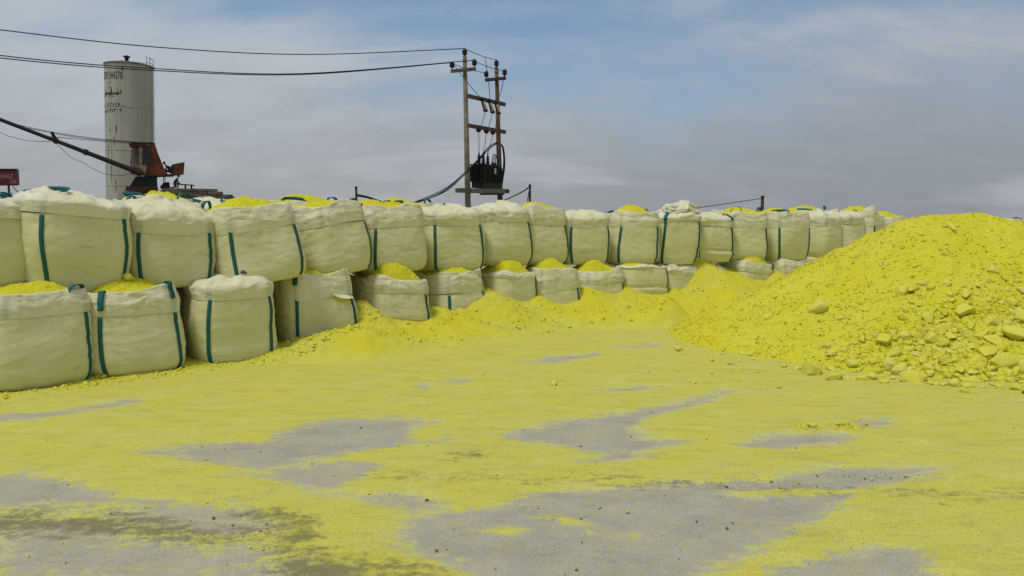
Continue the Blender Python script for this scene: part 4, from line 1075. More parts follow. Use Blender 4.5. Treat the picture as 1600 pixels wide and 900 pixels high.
def word():
    """the word on the shell, drawn right to left"""
    st = [[(3.75, 0.85), (3.75, 0.1)],                                                                       # alif
          [(3.45, 0.45), (3.4, 0.15), (3.25, 0.12), (3.2, 0.38), (3.15, 0.12), (3.0, 0.12), (2.95, 0.38), (2.9, 0.12), (2.6, 0.12)],   # sin
          [(2.6, 0.12), (2.55, 0.42), (2.5, 0.12), (2.25, 0.12)], [(2.62, -0.25)], [(2.42, -0.25)],            # ya with two dots
          [(2.25, 0.12), (2.15, 1.15), (2.1, 0.12), (1.9, 0.12)],                                            # lam
          arc(1.78, 0.28, 0.14, 0.18, -60, 300, 10), [(1.9, 0.15), (1.8, -0.2), (1.55, -0.35)],                # waw
          [(1.42, 0.42), (1.38, 0.12), (1.25, 0.12), (1.2, 0.36), (1.15, 0.12), (1.02, 0.12), (0.98, 0.36), (0.93, 0.12), (0.75, 0.12), (0.72, 0.9)],   # sin alif
          arc(0.32, 0.1, 0.28, 0.36, 20, -200, 10), [(0.32, 0.35)]]                                           # nun
    return pen(st, 0.075)
def zrow(y): return float(P(180, y, YS - SRAD * 0.8)[2])
V, Fc = text_mesh('07701544278', 1.0); bend_on_silo(V, Fc, -84, -15, zrow(124.5), zrow(112.5), 'lettering')
V, Fc = word(); bend_on_silo(V, Fc, -82, -18, zrow(153), zrow(138), 'lettering')
V, Fc = digits('102828480'); bend_on_silo(V, Fc, -78, -16, zrow(168), zrow(161), 'lettering')
V, Fc = digits('055197309'); bend_on_silo(V, Fc, -80, -18, zrow(177), zrow(170), 'lettering')
V, Fc = pen([[(0, 0), (0.8, 1)], [(1.1, 0.45)]], 0.08); bend_on_silo(V, Fc, -58, -47, zrow(133), zrow(127), 'lettering')
V, Fc = pen([[(0, 0)], [(0.6, 0.1)]], 0.1); bend_on_silo(V, Fc, -56, -46, zrow(138.5), zrow(136), 'lettering')
# rust stains with a shape of their own
m = MB()
rs_ = np.random.default_rng(8)
def stain(angd, ya, yb, wpx):
    n = 14; za, zb_ = zrow(ya), zrow(yb); L_, R_ = [], []
    for i in range(n):
        f_ = i / (n - 1); ww = wpx * YS / F / SRAD * (0.25 + 0.75 * math.sin(math.pi * f_ ** 0.6)) * rs_.uniform(0.5, 1.1) / 2
        for lst, sg in ((L_, -1), (R_, 1)):
            a_ = R(angd) + SVIEW + sg * ww; lst.append((math.sin(a_) * (SRAD + 0.009), -math.cos(a_) * (SRAD + 0.009), za + (zb_ - za) * f_))
    V = L_ + R_; m.add(V, [(i, i + 1, n + i + 1, n + i) for i in range(n - 1)])
for a_, ya, yb, wp in ((-15, 106, 112, 3), (-32, 196, 210, 2.2), (-38, 214, 230, 1.6), (-60, 222, 252, 1.6), (-48, 258, 285, 1.5), (-35, 280, 300, 2), (-52, 202, 206, 2.5), (-46, 215, 268, 0.9), (-28, 140, 152, 0.8), (-46, 147, 160, 1.0)):
    stain(a_, ya, yb, wp)
m.build('rust_stain', M_rust2, silo)

# ------------------------------------------------------------------ old crane in front of the silo
YC = 62.0
CC = np.array([WX(245, YC, 4), YC, 0.0]); CA = math.atan2(-CC[0], YC); C_D = np.array([-math.sin(CA), math.cos(CA), 0]); C_R = np.array([math.cos(CA), math.sin(CA), 0])
def qp(px, py, dep=0.0):
    r = ray(px, py); o_ = np.array([0, 0, CH]); tt = ((CC - o_) @ C_D + dep) / (r @ C_D); return o_ + r * tt
def q2(px, py): p = qp(px, py); return (float((p - CC) @ C_R), float(p[2]))
def to_crane(p): p = np.asarray(p, float) - CC; return np.array([p @ C_R, p @ C_D, p[2]])
def crane_line(pts, dep): 
    return [to_crane(p) for p in smooth_line([qp(x, y, dep) for x, y in pts])]
def smooth_line(Q):
    Q = np.array(Q); out = []; n = len(Q)
    for i in range(n - 1):
        p0, p1, p2, p3 = Q[max(i - 1, 0)], Q[i], Q[i + 1], Q[min(i + 2, n - 1)]
        for u in np.linspace(0, 1, 8, endpoint=False):
            out.append(0.5 * ((2 * p1) + (-p0 + p2) * u + (2 * p0 - 5 * p1 + 4 * p2 - p3) * u * u + (-p0 + 3 * p1 - 3 * p2 + p3) * u ** 3))
    out.append(Q[-1]); return out
crane = empty('cable_crane', tuple(CC)); crane.rotation_euler = (0, 0, CA)
tag(crane, 'rusty old cable crane with cream cab, its long dark boom reaching up to the left', 'crane')
def plate(name, poly, mat, y0, y1, parent=crane):
    return MB().prism([q2(x, y) for x, y in poly], y0, y1).build(name, mat, parent)
plate('engine_house', [(227, 226), (242, 224.5), (247, 240), (256, 262), (262, 272.5), (228, 273)], M_rust, 0.0, 2.0)
cab = plate('cab', [(203.5, 258), (206, 257), (226.9, 257), (226.9, 273), (216, 272.5), (204, 268), (199, 262)], M_cab, -0.05, 1.2)
plate('cab_post', [(218.5, 229), (222, 229), (221, 257), (217.5, 257)], M_cab, -0.05, 0.1, cab)
plate('cab_post', [(206.5, 229), (208.2, 229), (206.0, 257), (204.0, 257)], M_dark, -0.05, 0.1, cab)
plate('cab_roof', [(201.5, 226), (208, 224.5), (226.8, 224.5), (226.8, 229), (208, 229), (203, 228)], M_rust2, -0.15, 1.3, cab)
plate('back_wall', [(208.5, 229.2), (217, 229.2), (217, 256.8), (206, 256.8)], M_cab, 1.05, 1.2, cab)
plate('doorway_shade', [(222.5, 231), (225, 229), (233, 228.5), (235.5, 231), (236, 256), (221.5, 258)], M_opening_shade, -0.06, -0.005, crane)  # thin dark plate, painted as the shade inside the open door
plate('patch_panel', [(217, 260), (229.5, 260), (227.5, 272), (220, 272)], M_cab, -0.10, -0.055, crane)
plate('boom_foot', [(199, 263), (203, 261), (217, 263), (229, 272.8), (206, 272.8)], M_rust2, -0.40, -0.11)
plate('deck', [(226, 273.1), (274, 271.5), (272, 274.0), (226, 275.5)], M_rust2, 0.0, 2.0)
plate('counterweight', [(271.5, 255.5), (288.8, 252.5), (287.5, 270.8), (272.5, 272.5)], M_rust, 0.5, 2.0)
plate('counterweight_strap', [(268, 257), (271.3, 255.7), (271.6, 271.4), (269, 272)], M_rust2, 0.55, 1.9)
plate('pedestal', [(212, 275.6), (245.5, 275.6), (246, 290.5), (202, 291)], M_green, 0.2, 1.8)
plate('base_frame', [(197, 291.1), (246, 290.6), (249, 304), (194, 305)], M_rust2, -0.1, 2.0)
# boom: a riveted box tube with two collars
bA, bB = to_crane(qp(221, 271, -0.3)), to_crane(qp(-170, 122, -0.3))
def on_boom(f_): return Vector(bA * (1 - f_) + bB * f_)
boom = MB().tube([on_boom(0), on_boom(0.06), on_boom(0.38), on_boom(1.0)], [0.28, 0.19, 0.14, 0.12], 8).build('boom', M_dark, crane)
def fpx(px): return (221 - px) / (221 + 170.0)
for pxx in (77, 126):
    f_ = fpx(pxx)
    m = MB().beam(on_boom(f_ - 0.007), on_boom(f_ + 0.007), 0.34, 0.42)
    if pxx == 77: m.beam(on_boom(f_) + Vector((0, 0, 0.1)), on_boom(f_) + Vector((-0.25, 0, 0.62)), 0.12, 0.22)
    m.build('boom_collar', M_dark, boom)
ropes = [[(-160, 140), (0, 187), (60, 202), (130, 214), (200, 221), (238, 223)], [(-160, 143), (0, 189), (62, 204), (132, 216), (200, 222), (240, 224.5)], [(78, 213.5), (130, 218), (190, 223), (241, 225)],
         [(-120, 150), (0, 207), (20, 214), (45, 220), (80, 221)], [(88, 224), (100, 236), (112, 247), (130, 254), (142, 262), (165, 272), (190, 274), (204, 271)]]
for i, rp in enumerate(ropes):
    MB().tube(crane_line(rp, -0.2), 0.022 if i < 3 else 0.018, 5).build('rope', M_wire, crane, True)
MB().tube(crane_line([(202, 226), (210, 223.6), (222, 225.2), (232, 223.4), (242, 224.6)], 0.3), 0.07, 6).build('pulley_rail', M_dark, crane, True)
for x0 in (255.2, 257.5):
    MB().tube(crane_line([(x0, 273.5), (x0 + 0.6, 288)], 0.5), 0.03, 5).build('hanging_rod', M_dark, crane)
def px_line(pts, Y):
    """smooth 3D line through photo points at depth Y (or one depth per point)"""
    Ys = Y if hasattr(Y, '__len__') else [Y] * len(pts)
    return smooth_line([P(x, y, yy) for (x, y), yy in zip(pts, Ys)])

# block platform under the crane
M_block = mat_simple('rough_grey_brown_block', (0.115, 0.095, 0.07), 0.95, col2=(0.19, 0.165, 0.12), scale=1.4, bump=0.4)
stack = empty('block_stack', tuple(CC)); stack.rotation_euler = (0, 0, CA); tag(stack, 'stepped stack of rough grey brown blocks under the crane, lowering to the right', 'block stack')
ctop = [(252, 340, 294.5), (249, 349, 298.6), (247, 363, 303.2), (244, 377, 307.6), (200, 384, 312.0), (196, 392, 316.5)]
for i, (xa, xb, yt) in enumerate(ctop):
    za = q2(300, yt)[1]; zb_ = q2(300, ctop[i + 1][2])[1] if i + 1 < len(ctop) else 0.0
    x0, x1 = q2(xa, yt)[0], q2(xb, yt)[0]; m = MB(); x = x0; rr_ = random.Random(i)
    while x < x1 - 0.1:
        L_ = min(rr_.uniform(0.7, 1.3), x1 - x); jy = rr_.uniform(-0.06, 0.06); jz = rr_.uniform(-0.02, 0.015)
        m.box((x + L_ / 2, 1.0 + jy, (za + zb_) / 2 + jz), (L_ - 0.03, 2.6, za - zb_ - 0.025)); x += L_
    m.build('block_course', M_block, stack)
bench = empty('work_trestle', tuple(qp(300, 294.4, 0.6))); bench.rotation_euler = (0, 0, CA); tag(bench, 'low dark trestle on the top course of the block stack', 'trestle')
bz = lambda px, py: to_crane(qp(px, py)) - to_crane(qp(300, 294.4))
MB().beam(bz(279, 287.6), bz(304, 289.6), 0.5, 0.06).build('top_rail', M_dark, bench)
for xx in (289.5, 299): MB().prism([(bz(xx - 1.4, 288.5)[0], bz(xx, 288.8)[2]), (bz(xx + 1.4, 288.5)[0], bz(xx, 288.8)[2]), (bz(xx + 1.6, 294)[0], 0.0), (bz(xx - 1.2, 294)[0], 0.0)], -0.25, 0.25).build('leg', M_dark, bench)
junk = empty('scrap_heap', tuple(qp(258, 291, 0.6))); junk.rotation_euler = (0, 0, CA); tag(junk, 'small dark heap of machine scraps on the platform below the crane deck', 'scrap heap')
m = MB(); jz = lambda px, py: to_crane(qp(px, py)) - to_crane(qp(258, 291))
m.prism([tuple(jz(x, y)[[0, 2]]) for x, y in [(250, 294.4), (251, 289.5), (256, 288.3), (258, 286.4), (260, 286), (262, 289), (263, 288), (265, 290), (266.5, 294.4)]], -0.35, 0.35)
m.tube([jz(254, 288), jz(259, 285.7), jz(261, 289)], 0.07, 6); m.lathe([(0.12, 0), (0.14, 0.2), (0.06, 0.3)], jz(262.5, 290.5), 10); m.build('scrap_iron', M_dark, junk)

# ------------------------------------------------------------------ people on the crane platform
M_skin = mat_simple('tanned_skin', (0.20, 0.11, 0.07), 0.7); M_hair = mat_simple('black_hair', (0.012, 0.01, 0.009), 0.7)
M_navy = mat_simple('navy_trousers', (0.012, 0.016, 0.035), 0.9); M_jack = mat_simple('dark_jacket', (0.028, 0.026, 0.024), 0.9); M_shirt = mat_simple('worn_grey_green_shirt', (0.06, 0.06, 0.045), 0.9)

def skin_fig(name, joints, edges, mat, parent, root_i=0, sub=2):
    me = bpy.data.meshes.new(name); names = list(joints); ix = {n: i for i, n in enumerate(names)}
    me.from_pydata([joints[n][0] for n in names], [(ix[a], ix[b]) for a, b in edges], [])
    o = bpy.data.objects.new(name, me); COL.objects.link(o)
    o.modifiers.new('skin', 'SKIN'); o.modifiers['skin'].use_smooth_shade = True
    for i, n in enumerate(names):
        sv = me.skin_vertices[0].data[i]; r_ = joints[n][1]; sv.radius = r_ if hasattr(r_, '__len__') else (r_, r_); sv.use_root = (i == root_i)
    s = o.modifiers.new('sub', 'SUBSURF'); s.levels = sub; s.render_levels = sub
    dg = bpy.context.evaluated_depsgraph_get(); me2 = bpy.data.meshes.new_from_object(o.evaluated_get(dg)); me2.name = name
    me2.materials.clear(); me2.materials.append(mat); bpy.data.objects.remove(o)
    o = bpy.data.objects.new(name, me2); COL.objects.link(o); o.parent = parent; return o

def head(parent, c, facing, mat_skin=M_skin, hair=True):
    """a head with nose, ears, eyes and hair, turned to face an angle about the vertical"""
    V = ICO3.copy() * np.array([0.078, 0.098, 0.118]); y = V[:, 1] / 0.098; z = V[:, 2] / 0.118
    V[:, 0] *= 1 - 0.28 * np.clip(-z, 0, 1); V[:, 1] *= 1 - 0.12 * np.clip(-z, 0, 1)
    x = V[:, 0]
    V[:, 1] -= 0.026 * np.exp(-(x / 0.016) ** 2 - ((V[:, 2] + 0.012) / 0.022) ** 2) * (y < 0)         # nose
    for ex in (-0.03, 0.03): V[:, 1] += 0.012 * np.exp(-((x - ex) / 0.015) ** 2 - ((V[:, 2] - 0.012) / 0.012) ** 2) * (y < 0)
    V[:, 1] += 0.006 * np.exp(-(x / 0.025) ** 2 - ((V[:, 2] + 0.055) / 0.006) ** 2) * (y < 0)           # mouth
    h = mesh_obj('head', V, [tuple(int(q) for q in f) for f in ICO3F], mat_skin, parent); h.location = c; h.rotation_euler = facing
    m = MB()
    for sx_ in (-1, 1): m.lathe([(0.012, -0.012), (0.026, 0.0), (0.02, 0.012)], (sx_ * 0.078, 0.005, 0.0), 10, axis=(sx_, 0.25, 0))
    m.build('ear', mat_skin, h, True)
    H = ICO3[ICO3[:, 2] > -2] * np.array([0.085, 0.105, 0.126]); H[:, 1] = np.where(H[:, 1] < -0.02, H[:, 1] * np.clip((H[:, 2] + 0.02) / 0.10, 0.2, 1), H[:, 1])
    H[:, 2] = np.maximum(H[:, 2], -0.06 * (H[:, 1] > 0)); H = H + np.array([0, 0.006, 0.006])
    mesh_obj('hair', H, [tuple(int(q) for q in f) for f in ICO3F], M_hair, h)
    return h

def hand(joints, edges, wrist, tip_dir, side_dir):
    """palm and five short finger chains rooted in the palm"""
    wv = Vector(joints[wrist][0]); d = Vector(tip_dir).normalized(); s = Vector(side_dir).normalized(); n = wrist
    joints[n + '_palm'] = (tuple(wv + d * 0.07), 0.036); edges.append((n, n + '_palm'))
    for i, (o_, L_) in enumerate(((-0.033, 0.075), (-0.011, 0.088), (0.011, 0.083), (0.033, 0.065))):
        a_ = n + 'f%da' % i; b_ = n + 'f%db' % i
        joints[a_] = (tuple(wv + d * 0.115 + s * o_), 0.010); joints[b_] = (tuple(wv + d * (0.11 + L_ * 0.8) + s * o_ * 1.15 + d.cross(s) * 0.03), 0.008)
        edges += [(n + '_palm', a_), (a_, b_)]
    joints[n + 'ta'] = (tuple(wv + d * 0.06 - s * 0.065), 0.011); joints[n + 'tb'] = (tuple(wv + d * 0.10 - s * 0.085), 0.009); edges += [(n + '_palm', n + 'ta'), (n + 'ta', n + 'tb')]

# a man sitting on the deck, leaning on the counterweight
pb = qp(263, 272.6, 0.3); man = empty('person', tuple(pb)); man.rotation_euler = (0, 0, CA); tag(man, 'person in navy trousers sitting bent on the crane deck beside the rusty counterweight', 'person')
J = {'pelvis': ((0.25, 0, 0.17), 0.16), 'waist': ((0.16, 0, 0.36), 0.145), 'chest': ((-0.02, 0, 0.55), 0.165), 'neck': ((-0.17, 0, 0.68), 0.06), 'head_base': ((-0.23, 0, 0.74), 0.06),
     'sh_l': ((-0.06, -0.19, 0.60), 0.07), 'el_l': ((-0.20, -0.26, 0.36), 0.052), 'wr_l': ((-0.38, -0.18, 0.26), 0.036), 'sh_r': ((-0.02, 0.19, 0.62), 0.07), 'el_r': ((0.28, 0.28, 0.55), 0.052), 'wr_r': ((0.44, 0.24, 0.36), 0.036)}
E = [('pelvis', 'waist'), ('waist', 'chest'), ('chest', 'neck'), ('neck', 'head_base'), ('chest', 'sh_l'), ('sh_l', 'el_l'), ('el_l', 'wr_l'), ('chest', 'sh_r'), ('sh_r', 'el_r'), ('el_r', 'wr_r')]
L = {'hip_l': ((0.22, -0.10, 0.16), 0.10), 'kn_l': ((-0.20, -0.20, 0.30), 0.075), 'an_l': ((-0.28, -0.20, -0.12), 0.05), 'to_l': ((-0.42, -0.20, -0.17), 0.042),
     'hip_r': ((0.22, 0.10, 0.16), 0.10), 'kn_r': ((-0.16, 0.20, 0.36), 0.075), 'an_r': ((-0.10, 0.20, 0.06), 0.05), 'to_r': ((-0.24, 0.20, 0.04), 0.042)}
J.update(L); E += [('pelvis', 'hip_l'), ('hip_l', 'kn_l'), ('kn_l', 'an_l'), ('an_l', 'to_l'), ('pelvis', 'hip_r'), ('hip_r', 'kn_r'), ('kn_r', 'an_r'), ('an_r', 'to_r')]
hand(J, E, 'wr_l', (-1, 0.2, -0.4), (0, 1, 0)); hand(J, E, 'wr_r', (0.5, -0.1, -0.8), (0, 1, 0))
body_o = skin_fig('body', J, E, M_jack, man)
body_o.data.materials.append(M_navy); body_o.data.materials.append(M_skin)
for p_ in body_o.data.polygons:
    c_ = p_.center
    if c_.z < 0.30 and c_.x > -0.26 or c_.z < 0.40 and -0.26 < c_.x < 0.12 and abs(c_.y) < 0.15: p_.material_index = 1
    if c_.z < 0.29 and c_.x < -0.36 or (c_.x > 0.43 and c_.z < 0.36): p_.material_index = 2
head(man, (-0.27, 0, 0.86), (0.45, 0, R(-80)))
# a second figure crouching on the blocks
pb = qp(276, 294.5, 0.3); man2 = empty('person', tuple(pb)); man2.rotation_euler = (0, 0, CA); tag(man2, 'person in dark clothes crouching on the block stack beside the trestle', 'person')
J = {'pelvis': ((-0.17, 0, 0.34), 0.15), 'waist': ((-0.10, 0, 0.48), 0.14), 'chest': ((0.02, 0, 0.66), 0.155), 'neck': ((0.10, 0, 0.80), 0.058), 'head_base': ((0.13, 0, 0.86), 0.055),
     'sh_l': ((0.04, -0.18, 0.70), 0.066), 'el_l': ((0.14, -0.24, 0.46), 0.05), 'wr_l': ((0.30, -0.16, 0.32), 0.036), 'sh_r': ((0.04, 0.18, 0.70), 0.066), 'el_r': ((0.16, 0.24, 0.46), 0.05), 'wr_r': ((0.32, 0.14, 0.30), 0.036),
     'hip_l': ((-0.15, -0.11, 0.32), 0.105), 'kn_l': ((0.20, -0.20, 0.40), 0.075), 'an_l': ((0.02, -0.18, 0.07), 0.05), 'to_l': ((0.18, -0.20, 0.035), 0.038),
     'hip_r': ((-0.15, 0.11, 0.32), 0.105), 'kn_r': ((-0.02, 0.22, 0.12), 0.075), 'an_r': ((-0.38, 0.20, 0.07), 0.05), 'to_r': ((-0.42, 0.20, 0.03), 0.036)}
E = [('pelvis', 'waist'), ('waist', 'chest'), ('chest', 'neck'), ('neck', 'head_base'), ('chest', 'sh_l'), ('sh_l', 'el_l'), ('el_l', 'wr_l'), ('chest', 'sh_r'), ('sh_r', 'el_r'), ('el_r', 'wr_r'),
     ('pelvis', 'hip_l'), ('hip_l', 'kn_l'), ('kn_l', 'an_l'), ('an_l', 'to_l'), ('pelvis', 'hip_r'), ('hip_r', 'kn_r'), ('kn_r', 'an_r'), ('an_r', 'to_r')]
hand(J, E, 'wr_l', (0.7, 0.2, -0.5), (0, 1, 0)); hand(J, E, 'wr_r', (0.7, -0.2, -0.5), (0, 1, 0))
b2 = skin_fig('body', J, E, M_jack, man2); b2.data.materials.append(M_shirt); b2.data.materials.append(M_skin)
for p_ in b2.data.polygons:
    c_ = p_.center
    if c_.z < 0.42 and c_.x < 0.26: p_.material_index = 1
    if c_.x > 0.31 and c_.z < 0.34: p_.material_index = 2
head(man2, (0.17, 0, 0.97), (0.25, 0, R(80)))

# ------------------------------------------------------------------ red sign at the left edge
YG = 55.0
sg = empty('roadside_sign', (WX(17, YG, 0), YG, 0)); tag(sg, 'red box sign with pale lettering on a brown post at the left edge', 'sign')
M_red = mat_simple('dull_red_sign_face', (0.105, 0.012, 0.018), 0.5, 0.2, 3); M_litside = mat_simple('lit_sign_side', (0.16, 0.13, 0.15), 0.6); M_let = mat_simple('faded_sign_lettering', (0.36, 0.28, 0.28), 0.6)
def gx_(px, py): p = P(px, py, YG); return float(p[0]) - sg.location.x, float(p[2])
x0, z1 = gx_(0.5, 264.5); x1, z0 = gx_(29.5, 289.5)
MB().box(((x0 + x1) / 2, -0.06, (z0 + z1) / 2), (x1 - x0, 0.2, z1 - z0)).build('sign_box', M_red, sg)
MB().box((x1 + 0.012, -0.06, (z0 + z1) / 2), (0.02, 0.21, z1 - z0 + 0.01)).build('lit_side_panel', M_litside, sg)  # light falling on the box side is put into this paler colour
m = MB(); 
for zz in (z0, z1): m.box(((x0 + x1) / 2, -0.185, zz), (x1 - x0 + 0.04, 0.03, 0.06))
m.build('sign_frame', M_dark, sg)
MB().tube([(0, 0.1, 0), (0, 0.1, z0)], 0.075, 10).build('post', M_brown, sg)
for txt, xa, xb, ya, yb in (('SHAZ', 2.5, 23.5, 279, 272.5), ('OIL', 19, 28.5, 287, 281)):
    V, Fc = text_mesh(txt, 1.0, 0.25); lo, hi_ = V[:, :2].min(0), V[:, :2].max(0); a_ = gx_(xa, ya); b_ = gx_(xb, yb)
    O = np.stack([a_[0] + (V[:, 0] - lo[0]) / (hi_[0] - lo[0]) * (b_[0] - a_[0]), 0 * V[:, 0] - 0.18, a_[1] + (V[:, 1] - lo[1]) / (hi_[1] - lo[1]) * (b_[1] - a_[1])], -1)
    mesh_obj('lettering', O, Fc, M_let, sg, False)
o = MB().tube(px_line([(20, 291), (28, 300), (40, 309)], YG), 0.03, 5).build('stay_wire', M_wire, sg); o.location = -sg.location

# ------------------------------------------------------------------ transformer poles
YA, YB = 38.6, 41.4
pole = empty('transformer_poles', (WX(729, 40, 0), 40, 0)); tag(pole, 'pair of power poles joined by crossbeams, carrying a transformer on a low shelf', 'power poles')
OFF = np.array(pole.location)
def pl(px, py, Y): return Vector(P(px, py, Y) - OFF)
def depth_at(px): return YA + (px - 728.5) / 50.0 * (YB - YA)
def pole_pts(xt, yt, xb, yb, Y):
    a_ = P(xb, yb, Y); b_ = P(xt, yt, Y); d = (b_ - a_) / (b_[2] - a_[2]); g_ = a_ - d * a_[2]; return Vector(g_ - OFF), Vector(b_ - OFF)
a1, b1 = pole_pts(726.2, 88, 731, 312, YA); a2, b2_ = pole_pts(775.8, 105, 781.3, 312, YB)
MB().tube([a1, (a1 + b1) / 2, b1], [0.155, 0.13, 0.095], 12).build('pole', M_iron, pole, True)
MB().tube([a2, (a2 + b2_) / 2, b2_], [0.16, 0.13, 0.095], 12).build('pole', M_brown, pole, True)
def insulator(base, h_=0.34, r_=0.13):
    MB().tube([base, base + Vector((0, 0, 0.16))], 0.025, 6).build('pin', M_iron, pole)
    MB().lathe([(0.06, 0.1), (r_ * 0.8, 0.13), (r_, 0.2), (r_ * 0.75, 0.22), (r_, 0.28), (r_ * 0.8, 0.33), (r_ * 0.6, 0.36), (0.05, 0.4)], base, 14).build('insulator', M_porc, pole, True)
# top spikes
for tp, Y in ((b1, YA), (b2_, YB)):
    MB().tube([tp - Vector((0, 0, 0.25)), tp + Vector((0, 0, 0.06))], [0.12, 0.05], 8).build('pole_cap', M_iron, pole)
insulator(b1 + Vector((0, 0, -0.05))); insulator(b2_ + Vector((0, 0, -0.05)))
pd = Vector((b2_ - b1)); pd.z = 0; pd.normalize(); perp = Vector((pd.y, -pd.x, 0))
arms = []
for cpx, cpy, Y, Lm in ((726.8, 110.5, YA, 0.66), (776.8, 124.5, YB, 0.58)):
    c_ = pl(cpx, cpy, Y) - pd * 0.18; a_, b_ = c_ - perp * Lm, c_ + perp * Lm
    MB().beam(a_, b_, 0.10, 0.15).build('crossarm', M_brown if Y == YA else M_rust2, pole)
    for q_ in (a_ + perp * 0.05, b_ - perp * 0.05): insulator(q_ + Vector((0, 0, 0.05)))
    arms.append((a_ + perp * 0.05, b_ - perp * 0.05))
def cross_beam(ya, yb, xa=727.5, xb=782.5, w_=0.12, h_=0.18, mat=M_brown, off=0.2):
    p1 = pl(xa, ya, depth_at(xa)) + perp * off; p2 = pl(xb, yb, depth_at(xb)) + perp * off
    MB().beam(p1 - pd * 0.15, p2 + pd * 0.05, w_, h_).build('crossbeam', mat, pole); return p1, p2
c1 = cross_beam(151, 163.5); c2 = cross_beam(197, 206.5, 729, 783)
s1 = cross_beam(298.5, 298.5, 728, 781, 0.16, 0.22, M_iron, 0.26); s2_ = cross_beam(297.5, 299, 728, 781, 0.16, 0.22, M_iron, -0.26)
MB().beam(s1[0] * 0.7 + s1[1] * 0.3 - Vector((0, 0, 0.16)), s1[0] * 0.05 + s1[1] * 0.95 - Vector((0, 0, 0.16)), 0.2, 0.08).build('shelf_bracket', M_dark, pole)
for xx, yy in ((724, 297.5), (784, 299)): MB().beam(pl(xx, yy, depth_at(xx)) - perp * 0.4, pl(xx, yy, depth_at(xx)) + perp * 0.4, 0.16, 0.2).build('shelf_bracket', M_brown, pole)
cut_top = []
for f_, in ((0.32,), (0.52,), (0.70,)):
    p1 = c1[0] * (1 - f_) + c1[1] * f_ + perp * 0.12
    ctop_ = p1 + Vector((0, 0, -0.08)) - pd * 0.05; cbot = ctop_ + pd * 0.28 + Vector((0, 0, -0.46))
    fc = MB().tube([ctop_, cbot], 0.10, 10).build('fuse_cutout', M_pale, pole, True)
    MB().tube([ctop_ + perp * 0.02 - pd * 0.13, cbot - pd * 0.13], 0.035, 6).build('fuse_tube', M_dark, fc)
    MB().lathe([(0.05, -0.06), (0.12, -0.04), (0.12, 0.06), (0.05, 0.08)], cbot, 12).build('end_cap', M_porc, fc); MB().lathe([(0.05, -0.06), (0.11, -0.04), (0.11, 0.06), (0.05, 0.08)], ctop_, 12).build('end_cap', M_porc, fc)
    cut_top.append((ctop_, cbot))
mid = []
for f_ in (0.22, 0.44, 0.63):
    p1 = c2[0] * (1 - f_) + c2[1] * f_ + perp * 0.02 + Vector((0, 0, -0.07))
    MB().lathe([(0.05, 0), (0.13, -0.03), (0.13, -0.10), (0.06, -0.17)][::-1], p1, 12).build('post_insulator', M_porc, pole, True); mid.append(p1 + Vector((0, 0, -0.17)))
# transformer
tf = empty('pole_transformer', tuple(Vector(OFF) + s1[0] * 0.45 + s1[1] * 0.55 - perp * 0.26 + Vector((0, 0, 0.12)))); tag(tf, 'dark oil transformer with finned tank and three bushings on the shelf between the poles', 'transformer')
Q = Matrix((pd, -perp, Vector((0, 0, 1)))).transposed(); tf.rotation_euler = Q.to_euler()
TL = 2.0
M_tank = mat_simple('dark_grey_green_tank', (0.022, 0.025, 0.022), 0.55, 0.4, 4)
MB().box((0, 0, 0.16), (TL * 0.80, 0.62, 0.30)).box((0, 0, 0.70), (TL * 0.86, 0.66, 0.80)).build('tank', M_tank, tf)
MB().box((0, 0, 1.125), (TL * 0.99, 0.84, 0.05)).build('lid', M_tank, tf)
m = MB()
for k_ in range(21):
    x_ = -TL * 0.42 + TL * 0.84 * k_ / 20
    if abs(k_ - 10) > 1:
        for sy in (-1, 1): m.box((x_, sy * 0.42, 0.68), (0.025, 0.20, 0.72))
for k_ in range(7):
    for sx_ in (-1, 1): m.box((sx_ * TL * 0.465, -0.3 + 0.1 * k_, 0.68), (0.16, 0.025, 0.72))
m.build('radiator_fins', M_tank, tf)
MB().box((0.06, -0.535, 0.85), (0.20, 0.02, 0.28)).build('nameplate', M_pale, tf)
bush = []
for x_ in (-0.62, -0.18, 0.27):
    pf = [(0.09, 1.13)] + [((0.12 if k_ % 2 else 0.07) * (1 - 0.05 * k_), 1.18 + 0.055 * k_) for k_ in range(9)] + [(0.03, 1.7), (0.025, 1.78)]
    MB().lathe(pf, (x_, 0.0, 0), 12).build('bushing', M_porc, tf, True); bush.append(Vector(tf.location) + Q @ Vector((x_, 0, 1.76)))
for x_ in (0.45, 0.62, 0.80): MB().lathe([(0.05, 1.13), (0.07, 1.2), (0.04, 1.28), (0.03, 1.36)], (x_, -0.15, 0), 8).build('low_voltage_bushing', M_porc, tf, True)
O_ = Vector(OFF)
def wire(name, pts, r_, label, cat='cable', mat=M_wire, group=None):
    m = MB()
    if hasattr(pts[0][0], '__len__'):
        for q_ in pts: m.tube(q_, r_, 5)
    else: m.tube(pts, r_, 5)
    o = m.build(name, mat, None, True); tag(o, label, cat, group); return o
